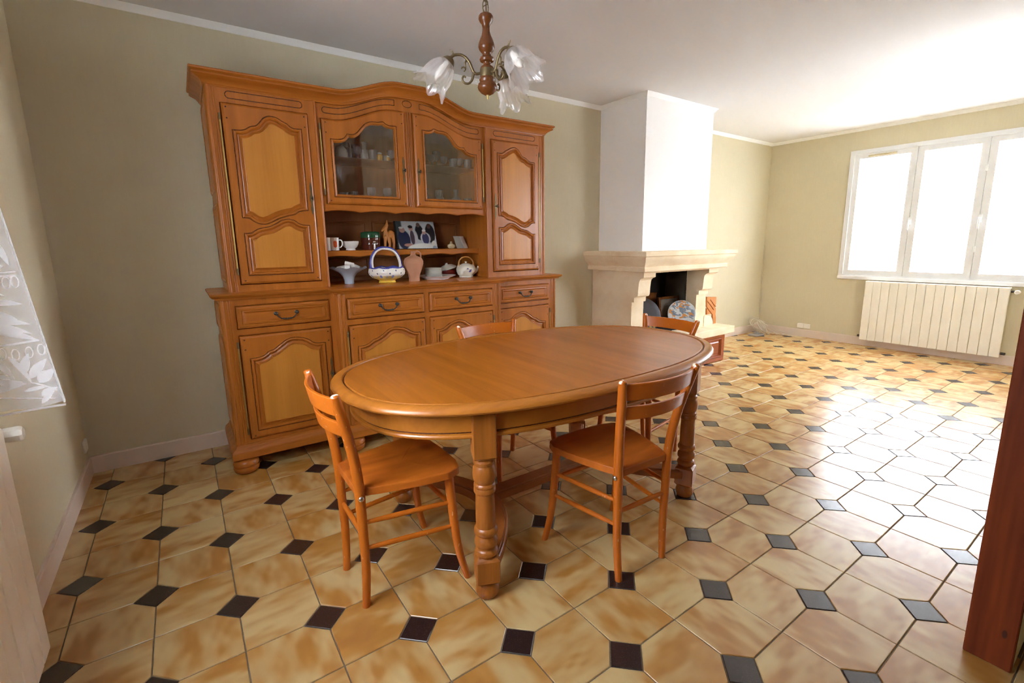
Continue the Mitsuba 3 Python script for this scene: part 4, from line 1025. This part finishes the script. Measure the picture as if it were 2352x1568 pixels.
def leaf(x0, z0, x1, z1, w):
    a, b = np.array([x0, z0]), np.array([x1, z1]); d = b - a; L = np.linalg.norm(d); d /= L; n_ = np.array([-d[1], d[0]])
    t = np.linspace(0, 1, 14); hw = w * .5 * np.sin(np.pi * t ** .8) + .0004
    bow = .08 * L * np.sin(np.pi * t)
    c = a + t[:, None] * d * L + bow[:, None] * n_ * .5
    return Polygon(np.vstack([c + hw[:, None] * n_, (c - hw[:, None] * n_)[::-1]])).buffer(0)
polys = [leaf(*q) for q in LEAVES]
more = [leaf(x - dx, z + dz, x1 - dx, z1 + dz, w) for (x, z, x1, z1, w) in LEAVES[3:] for dx, dz in ((.002, .23), (.075, .02), (.09, .27), (.01, .46), (.10, .50), (.012, .68), (.1, .72))]
more = [g for g in more if g.bounds[2] < -.885 - (g.bounds[3] - 1.08) * .088 and g.bounds[0] > -1.235 and g.bounds[3] < 1.96]
part(lc, 'leaf_motif', cat(*[flat(g, LY - .0045) for g in polys + more]), M['lace'], smooth=False, kind='stuff')
rings = [affinity.scale(Point(x, z).buffer(.0048, 12), .72, 1.4) for x, z in [(-.906,1.225),(-.899,1.226),(-.920,1.147),(-.910,1.145),(-.899,1.146),(-.889,1.148)]]
part(lc, 'eyelet_motif', cat(*[flat(g.difference(g.buffer(-.0011)), LY - .0045) for g in rings] + [flat(LineString([(a, b), (c, e)]).buffer(w), LY - .0044) for a, b, c, e, w in [(-.96,1.233,-.897,1.237,.0006),(-.96,1.229,-.898,1.233,.0009),(-.98,1.150,-.890,1.159,.0012),(-.97,1.106,-.885,1.089,.0005)]]), M['lace'], smooth=False, kind='stuff')

# ------------------------------------------------------------------ things in the dresser niche
Z1, Z2 = 1.0185, 1.2335      # counter, niche shelf
def ring_foot(prof): return prof
def mug(x, y, label, orange):
    m = thing('mug', label, 'mug')
    part(m, 'body', lathe([(0, 0), (.021, 0), (.023, .003), (.024, .08), (.0235, .082), (.0225, .080), (.0215, .006), (0, .005)], 32, (x, y, Z2)), M['ceramic_white'], smooth=40)
    part(m, 'handle', tube(smooth_path([(x + .022, y, Z2 + .066), (x + .040, y, Z2 + .064), (x + .046, y, Z2 + .042), (x + .036, y, Z2 + .022), (x + .022, y, Z2 + .018)], 24), .0042, 10), M['ceramic_white'], smooth=True)
    if orange:
        a = np.linspace(-2.15, -1.25, 12); v, f = [], []
        for t in np.linspace(0, 1, 9):
            half = .45 * math.sqrt(max(0, 1 - (2 * t - 1) ** 4)) + .02
            aa = -1.75 + (np.linspace(-1, 1, 12)) * half
            v.append(np.c_[x + .0246 * np.cos(aa), y + .0246 * np.sin(aa), np.full(12, Z2 + .018 + .045 * t)])
        for k in range(8):
            i = np.arange(11) + 12 * k; f += [np.c_[i, i + 1, i + 13], np.c_[i, i + 13, i + 12]]
        part(m, 'print', trimesh.Trimesh(np.vstack(v), np.vstack(f), process=False), M['orange_print'], smooth=True, label='orange printed motif')
mug(.028, 2.13, 'plain white mug at the left end of the niche shelf, half hidden', False)
mug(.073, 2.12, 'white mug with an orange print on the left of the niche shelf', True)
solo('bowl', lathe([(0, 0), (.031, 0), (.031, .006), (.027, .010), (.042, .022), (.052, .042), (.054, .058), (.052, .059), (.048, .040), (.036, .020), (0, .014)], 40, (.184, 2.17, Z2)), M['ceramic_white'], 'small white footed bowl on the niche shelf beside the printed mug', 'bowl', smooth=40)
kg = thing('ceramic_keg', 'brown glazed keg with a green top and a small tap on the niche shelf', 'keg')
kx, ky = .331, 2.20
part(kg, 'body', lathe([(0, 0), (.055, 0), (.058, .006), (.061, .030), (.0625, .034), (.061, .038), (.063, .060), (.0645, .064), (.063, .068), (.064, .082), (0, .083)], 44, (kx, ky, Z2)), M['brown_glaze'], smooth=40)
part(kg, 'top', lathe([(.0635, .080), (.066, .084), (.065, .108), (.058, .119), (.04, .123), (0, .123)], 44, (kx, ky, Z2)), M['green_glaze'], smooth=40)
part(kg, 'tap', cat(tube([(kx - .004, ky - .060, Z2 + .040), (kx - .004, ky - .084, Z2 + .040)], .007, 12), lathe([(0, .0), (.006, 0), (.007, .02), (.006, .036), (0, .037)], 14, (kx - .004, ky - .080, Z2 + .004)), moved(trimesh.creation.icosphere(2, .009), x=kx - .004, y=ky - .082, z=Z2 + .053)), M['steel'], smooth=40)
# carved wooden figurine
def chainhull(nodes):
    ms = []
    for (p0, r0), (p1, r1) in nodes:
        a, b = trimesh.creation.icosphere(2, r0), trimesh.creation.icosphere(2, r1)
        ms.append(hull(np.vstack([a.vertices + p0, b.vertices + p1])))
    from manifold3d import Manifold, Mesh
    tot = None
    for m in ms:
        q = Manifold(Mesh(vert_properties=np.asarray(m.vertices, np.float32), tri_verts=np.asarray(m.faces, np.uint32)))
        tot = q if tot is None else tot + q
    mm = tot.refine_to_length(.006).to_mesh()
    t = trimesh.Trimesh(mm.vert_properties[:, :3], mm.tri_verts, process=True)
    trimesh.smoothing.filter_taubin(t, iterations=6)
    return t
gx, gy = .452, 2.20
g_ = lambda x, y, z: np.array([gx + x, gy + y, Z2 + z])
fig = chainhull([((g_(-.012, 0, .085), .020), (g_(.026, .012, .108), .026)), ((g_(-.012, 0, .085), .019), (g_(-.018, -.008, .135), .013)), ((g_(-.018, -.008, .135), .014), (g_(-.008, -.014, .165), .012)),
                 ((g_(-.020, -.014, .150), .012), (g_(-.046, -.022, .128), .006)), ((g_(-.006, -.012, .172), .009), (g_(-.004, -.012, .198), .003)),
                 ((g_(-.020, -.012, .085), .013), (g_(-.026, -.014, .040), .009)), ((g_(-.026, -.014, .040), .009), (g_(-.028, -.018, .007), .007)),
                 ((g_(.0, -.01, .085), .013), (g_(.006, -.020, .040), .009)), ((g_(.006, -.020, .040), .009), (g_(.000, -.022, .007), .007)),
                 ((g_(.036, .012, .095), .018), (g_(.044, .005, .045), .010)), ((g_(.044, .005, .045), .010), (g_(.038, -.002, .007), .0075)),
                 ((g_(.020, .018, .095), .014), (g_(.026, .020, .045), .009)), ((g_(.026, .020, .045), .009), (g_(.024, .020, .007), .007)), ((g_(.045, .014, .105), .008), (g_(.050, .016, .062), .004))])
solo('carved_animal', fig, M['carved'], 'carved orange wooden animal figurine standing on the niche shelf between the keg and the photograph', 'figurine', smooth=True)
# family photograph
PX, PW, PZ0, PH = .684, .298, Z2 + .003, .198
def photo(p, n, uv):
    u = (p.x - (PX - PW / 2)) / PW; w = (p.z - PZ0) / (PH * .955)
    c = mix(C3(.30, .32, .33), C3(.36, .37, .37), noise(u * 6, w * 4, 2))
    def E(c0, cx, cy, rx, ry, col, s=.18):
        r = dr.square((u - cx) / rx) + dr.square((w - cy) / ry)
        return mix(c0, C3(*col), smoothstep(1 + s, 1 - s, r))
    c = mix(c, C3(.035, .045, .045), smoothstep(.17, .12, u) * smoothstep(.25, .4, w))
    c = E(c, .58, .62, .11, .30, (.012, .012, .014)); c = E(c, .86, .58, .13, .36, (.014, .012, .014))
    c = E(c, .57, .90, .05, .09, (.09, .055, .042)); c = E(c, .85, .86, .055, .10, (.06, .034, .028))
    c = E(c, .40, .44, .12, .30, (.36, .35, .36)); c = E(c, .38, .42, .055, .28, (.05, .035, .045)); c = E(c, .37, .76, .055, .085, (.30, .17, .13)); c = E(c, .36, .83, .06, .06, (.02, .015, .014))
    c = E(c, .16, .34, .16, .36, (.014, .018, .045)); c = E(c, .14, .71, .07, .11, (.28, .16, .12)); c = E(c, .12, .79, .06, .04, (.40, .38, .36))
    c = E(c, .72, .40, .13, .22, (.42, .40, .42)); c = E(c, .72, .38, .09, .22, (.035, .035, .085)); c = E(c, .70, .62, .05, .085, (.34, .21, .17)); c = E(c, .70, .69, .05, .04, (.52, .50, .48))
    c = E(c, .26, .14, .12, .06, (.34, .17, .13)); c = E(c, .62, -.02, .40, .22, (.55, .55, .50)); c = E(c, .93, .14, .07, .16, (.55, .55, .50)); c = E(c, .93, .02, .06, .08, (.25, .28, .33))
    return c
scene['mat_photo'] = prin(mikit.proc(photo), .3, .5)
pf = thing('family_photograph', 'family photograph of five people at a table, propped up on the niche shelf', 'photograph')
lean = lambda m: moved(m, rx=-17, x=PX, y=2.205, z=PZ0)
part(pf, 'board', lean(bx(-PW / 2 - .012, PW / 2, .0006, .006, 0, PH * 1.04, .001)), M['black'])
part(pf, 'print', lean(flat(sbox(-PW / 2, .001, PW / 2, PH * 1.038), 0)), 'mat_photo', smooth=False)
part(pf, 'strut', lean(bx(-.02, .02, .006, .03, .001, .10, 0)), M['black'], smooth=False)
sp = thing('scent_bottle', 'tiny cream stoppered pot on the niche shelf right of the photograph', 'pot')
part(sp, 'body', lathe([(0, 0), (.018, 0), (.028, .010), (.030, .020), (.024, .030), (.012, .034), (.011, .038), (0, .039)], 28, (.944, 2.20, Z2)), M['ivory'], smooth=40)
part(sp, 'stopper', lathe([(.005, .038), (.009, .042), (.009, .048), (.005, .053), (0, .054)], 16, (.944, 2.20, Z2)), M['ivory'], smooth=40)
for k, (x, w_, rz, mt) in enumerate(((1.012, .075, 14, 'plate_grey'), (1.072, .070, 38, 'paper'))):
    solo('photo_card', moved(bx(-w_ / 2, w_ / 2, 0, .0016, 0, .100, 0), rx=-24, rz=rz, x=x, y=2.175 + .02 * k, z=Z2), M[mt], ['grey photo card leaning on the niche shelf beside the cream pot', 'pale photo card leaning at the right end of the niche shelf'][k], 'card', smooth=False)

# counter
fb = lathe([(0, 0), (.029, 0), (.031, .004), (.030, .020), (.036, .045), (.055, .070), (.085, .090), (.113, .104), (.115, .106), (.110, .1065), (.083, .094), (.052, .076), (.030, .050), (0, .045)], 64, (.137, 2.09, Z1))
v = fb.vertices; ang = np.arctan2(v[:, 1] - 2.09, v[:, 0] - .137); rr_ = np.hypot(v[:, 1] - 2.09, v[:, 0] - .137)
v[:, 2] += np.clip(rr_ - .05, 0, 1) * .08 * np.cos(8 * ang); fb.vertices = v
solo('flared_bowl', fb, M['blue_grey'], 'fluted grey-blue flared bowl at the left of the dresser counter', 'bowl', smooth=40)
for k, (dx, dy, dz, s1, rz) in enumerate(((-.030, .0, .104, .085, 15), (.012, .01, .126, .060, -20), (.040, -.005, .110, .062, 40), (-.01, -.02, .112, .066, 70))):
    mm = bx(-s1 / 2, s1 / 2, -.018, .018, -.012, .012, .004)
    solo('paper_packet', moved(mm, rz=rz, ry=(-8, 14, 10, -6)[k], rx=(10, -12, 20, 8)[k], x=.137 + dx, y=2.09 + dy, z=Z1 + dz), M['paper'], ['white folded packet at the left in the flared bowl', 'white packet on top of the heap in the flared bowl', 'white packet at the right in the flared bowl', 'white packet at the front in the flared bowl'][k], 'packet', 'white packets in the flared bowl')
bk = thing('ceramic_basket', 'white ceramic basket with blue rim and handle and yellow foot on the dresser counter', 'basket')
bx_, by_ = .366, 2.02
def basket_color(p, n, uv):
    a = dr.atan2(p.y - by_, p.x - bx_); h = p.z - Z1
    u = a * 9 / (2 * 3.14159265)
    def dots(off, hc, rr):
        q = u + off; fx = q - dr.floor(q + .5)
        return smoothstep(1.15, .85, dr.square(fx / (rr * 11)) + dr.square((h - hc) / rr))
    c = C3(.72, .70, .64)
    c = mix(c, C3(.06, .055, .13), dots(0., .083, .0052)); c = mix(c, C3(.06, .055, .13), dots(.5, .064, .0052))
    band = smoothstep(.050, .046, h)
    c = mix(c, C3(.62, .50, .20), band)
    c = mix(c, C3(.17, .20, .46), dots(.25, .044, .0095)); c = mix(c, C3(.45, .42, .50), dots(.75, .043, .006))
    return mix(c, C3(.60, .38, .05), smoothstep(.032, .028, h))
scene['mat_basket'] = prin(mikit.proc(basket_color), .18, .5)
bb = lathe([(0, 0), (.054, 0), (.056, .004), (.050, .014), (.060, .020), (.095, .034), (.114, .052), (.119, .070), (.115, .088), (.110, .098), (.106, .098), (.108, .085), (.110, .065), (.09, .04), (.05, .028), (0, .026)], 64)
part(bk, 'body', moved(bb, x=bx_, y=by_, z=Z1), 'mat_basket', smooth=45)
a = np.linspace(0, 2 * np.pi, 97)
part(bk, 'rim', tube(np.c_[bx_ + .1085 * np.cos(a), by_ + .1085 * np.sin(a), Z1 + .099 + .0035 * np.cos(8 * a)], .005, 8, cap=False), M['ceramic_blue'], smooth=True)
hp = [(bx_ - .100, by_, Z1 + .094), (bx_ - .103, by_, Z1 + .130), (bx_ - .090, by_, Z1 + .180), (bx_ - .045, by_, Z1 + .224), (bx_ + .005, by_, Z1 + .228), (bx_ + .055, by_, Z1 + .212), (bx_ + .088, by_, Z1 + .165), (bx_ + .100, by_, Z1 + .120), (bx_ + .101, by_, Z1 + .094)]
part(bk, 'handle', cat(tube(smooth_path(hp, 60), [.012, .009, .009, .009, .012], 12)), M['ceramic_blue'], smooth=True)
part(bk, 'handle_lining', tube(smooth_path([(x + (bx_ - x) * .055, y - .003, z - (.006 if z > Z1 + .2 else .001)) for x, y, z in hp], 60), [.0105, .008, .0075, .008, .0105], 12), M['ceramic_white'], smooth=True)
jg = thing('terracotta_jug', 'plain terracotta jug with a small handle on the dresser counter right of the basket', 'jug')
jx, jy = .549, 2.00
part(jg, 'body', lathe([(0, 0), (.037, 0), (.038, .006), (.036, .020), (.042, .050), (.056, .085), (.066, .118), (.066, .136), (.056, .156), (.036, .166), (.021, .173), (.0165, .181), (.0160, .192), (.019, .201), (.018, .203), (.014, .196), (.011, .180), (0, .178)], 48, (jx, jy, Z1)), M['terracotta'], smooth=45)
part(jg, 'handle', tube(smooth_path([(jx + .013, jy, Z1 + .192), (jx + .030, jy, Z1 + .202), (jx + .048, jy, Z1 + .194), (jx + .055, jy, Z1 + .172), (jx + .050, jy, Z1 + .148)], 24), .0055, 10), M['terracotta'], smooth=True)
solo('serving_plate', lathe([(0, 0), (.088, 0), (.090, .004), (.096, .008), (.136, .023), (.138, .025), (.134, .0265), (.094, .013), (.085, .009), (0, .008)], 64, (.760, 2.09, Z1)), M['ceramic_white'], 'white plate on the dresser counter under the stacked grey dishes', 'plate', smooth=40)
dish = lathe([(0, 0), (.048, 0), (.056, .004), (.062, .014), (.0625, .016), (.060, .0165), (.054, .008), (.046, .005), (0, .004)], 44)
dply = mikit.ply(dish, M['plate_grey'], smooth=40)
ordn = ['lowest', 'second from below', 'third from below', 'third from the top', 'second from the top', 'topmost']
for k in range(6):
    solo('small_dish', {**dply, 'to_world': T().translate([.736, 2.09, Z1 + .0085 + k * .0112])}, None, f'small grey-white dish, {ordn[k]} of the stack on the white plate', 'dish', 'stacked dishes on the plate')
tr_ = thing('red_tureen', 'dark red lidded pot with a pale lid behind the stacked dishes on the counter', 'pot')
part(tr_, 'body', lathe([(0, 0), (.050, 0), (.060, .012), (.064, .030), (.062, .034), (.064, .040), (.060, .052), (0, .053)], 40, (.918, 2.236, Z1)), M['red_glaze'], smooth=40)
part(tr_, 'lid', moved(lathe([(0, 0), (.070, 0), (.072, .004), (.066, .010), (.040, .026), (.012, .032), (.012, .038), (.008, .043), (0, .044)], 40), ry=-14, x=.923, y=2.236, z=Z1 + .062), M['ceramic_cream'], smooth=40)
tp = thing('teapot', 'cream teapot with blue flower and cane handle at the right of the counter', 'teapot')
tx, ty = 1.010, 2.10
def teapot_color(p, n, uv):
    dx, dz = (p.x - (tx - .008)) / .024, (p.z - (Z1 + .058)) / .020
    f_ = fbm(p.x * 95, p.z * 95, 4, 2); r = dx * dx + dz * dz
    c = mix(C3(.68, .65, .54), C3(.06, .065, .26), smoothstep(.50, .56, f_) * smoothstep(1.1, .6, r) * smoothstep(ty, ty - .03, p.y))
    return c
scene['mat_teapot'] = prin(mikit.proc(teapot_color), .2, .5)
part(tp, 'body', lathe([(0, 0), (.052, 0), (.054, .006), (.050, .010), (.064, .022), (.073, .045), (.074, .062), (.066, .082), (.045, .094), (.030, .096), (0, .096)], 48, (tx, ty, Z1)), 'mat_teapot', smooth=45)
part(tp, 'spout', tube(smooth_path([(tx + .060, ty, Z1 + .035), (tx + .086, ty, Z1 + .045), (tx + .104, ty, Z1 + .068), (tx + .122, ty, Z1 + .088)], 20), [.018, .013, .0095, .0085], 14), M['ceramic_cream'], smooth=True)
part(tp, 'lid', lathe([(.034, .094), (.034, .098), (.020, .103), (.006, .104), (.006, .108), (.010, .112), (.008, .118), (0, .119)], 32, (tx, ty, Z1)), M['ceramic_cream'], smooth=40)
part(tp, 'handle', tube(smooth_path([(tx - .062, ty, Z1 + .086), (tx - .060, ty, Z1 + .110), (tx - .040, ty, Z1 + .140), (tx, ty, Z1 + .152), (tx + .042, ty, Z1 + .138), (tx + .062, ty, Z1 + .108), (tx + .062, ty, Z1 + .086)], 40), .0055, 10), M['cane'], smooth=True)
part(tp, 'lug', cat(*[ring_tube((tx + s * .060, ty, Z1 + .086), .008, .0032, 'y', 14, 8) for s in (-1, 1)]), M['ceramic_cream'], smooth=True)

# ------------------------------------------------------------------ glassware behind the dresser glass
scene['mat_glassware'] = {'type': 'blendbsdf', 'weight': .08, 'a': {'type': 'thindielectric', 'int_ior': 1.6}, 'b': prin((.75, .78, .78), .15, .6)}
SG, SF = 1.8105, 1.5305
KIND = {
    'tumbler': [(0, .002), (.024, .002), (.026, .004), (.030, .070), (.0295, .0705)],
    'wine_glass': [(0, .001), (.028, .002), (.026, .004), (.005, .008), (.004, .050), (.010, .056), (.027, .075), (.030, .095), (.027, .118)],
    'goblet': [(0, .001), (.024, .002), (.006, .008), (.005, .030), (.020, .040), (.027, .058), (.027, .082)],
    'shot_glass': [(0, .002), (.014, .002), (.018, .040), (.0178, .0405)],
    'carafe': [(0, .002), (.034, .002), (.040, .020), (.036, .060), (.016, .085), (.015, .120), (.020, .132)],
    'glass_bowl': [(0, .002), (.025, .002), (.040, .020), (.048, .046), (.048, .048)],
}
GW = {k: mikit.ply(lathe(v, 24), 'mat_glassware', smooth=45) for k, v in KIND.items()}
scene_dome = lathe([(.040, 0), (.041, .03), (.036, .056), (.020, .074), (0, .080)], 28)
solo('opaline_dome', moved(scene_dome, x=.165, y=2.16, z=SG), M['plate_grey'], 'pale grey dome at the far left of the glass shelf behind the left glazed door', 'dome', smooth=40)
SETS = [
    ('upper left', SG, [('tumbler', .214, 2.17), ('wine_glass', .222, 2.26), ('goblet', .270, 2.16), ('wine_glass', .300, 2.28), ('tumbler', .318, 2.18), ('carafe', .345, 2.24), ('tumbler', .372, 2.16), ('shot_glass', .446, 2.15), ('goblet', .500, 2.17)]),
    ('upper right', SG, [('goblet', .640, 2.20), ('tumbler', .705, 2.18), ('wine_glass', .76, 2.24), ('goblet', .800, 2.17), ('wine_glass', .860, 2.22), ('goblet', .905, 2.19), ('tumbler', .975, 2.18), ('goblet', 1.040, 2.20), ('tumbler', 1.078, 2.15)]),
    ('lower left', SF, [('tumbler', .165, 2.15), ('goblet', .235, 2.18), ('wine_glass', .365, 2.22), ('glass_bowl', .420, 2.14), ('wine_glass', .470, 2.20)]),
    ('lower right', SF, [('carafe', .755, 2.20), ('wine_glass', .83, 2.15), ('carafe', .880, 2.22), ('carafe', .985, 2.17), ('tumbler', 1.062, 2.14)]),
]
WHERE = {'upper left': 'on the glass shelf behind the left glazed door', 'upper right': 'on the glass shelf behind the right glazed door', 'lower left': 'on the cupboard floor behind the left glazed door', 'lower right': 'on the cupboard floor behind the right glazed door'}
NAME = {'tumbler': 'plain tumbler', 'wine_glass': 'stemmed wine glass', 'goblet': 'short footed goblet', 'shot_glass': 'tiny shot glass', 'carafe': 'slim glass carafe', 'glass_bowl': 'low glass bowl'}
PLACE = ['first', 'second', 'third', 'fourth', 'fifth', 'sixth', 'seventh', 'eighth', 'ninth']
for nm, z, items in SETS:
    for k, (kd, x, y) in enumerate(items):
        solo(kd, {**GW[kd], 'to_world': T().translate([x, y, z])}, None, f'{NAME[kd]}, {PLACE[k]} from the left {WHERE[nm]}', 'glass', 'glassware ' + WHERE[nm])
for k, (x, s) in enumerate(((.412, 1.0), (.468, .72))):
    j = thing('gold_jar', ['larger gold filled glass jar on the glass shelf behind the left glazed door', 'smaller gold filled glass jar on the glass shelf behind the left glazed door'][k], 'jar')
    part(j, 'jar', lathe([(0, .001), (.017 * s, .001), (.019 * s, .004), (.019 * s, .040 * s), (.012 * s, .048 * s)], 22, (x, 2.15, SG)), M['gold_liquid'], smooth=40)
    part(j, 'lid', lathe([(.013 * s, .047 * s), (.016 * s, .05 * s), (.015 * s, .058 * s), (0, .062 * s)], 22, (x, 2.15, SG)), M['plate_grey'], smooth=40)
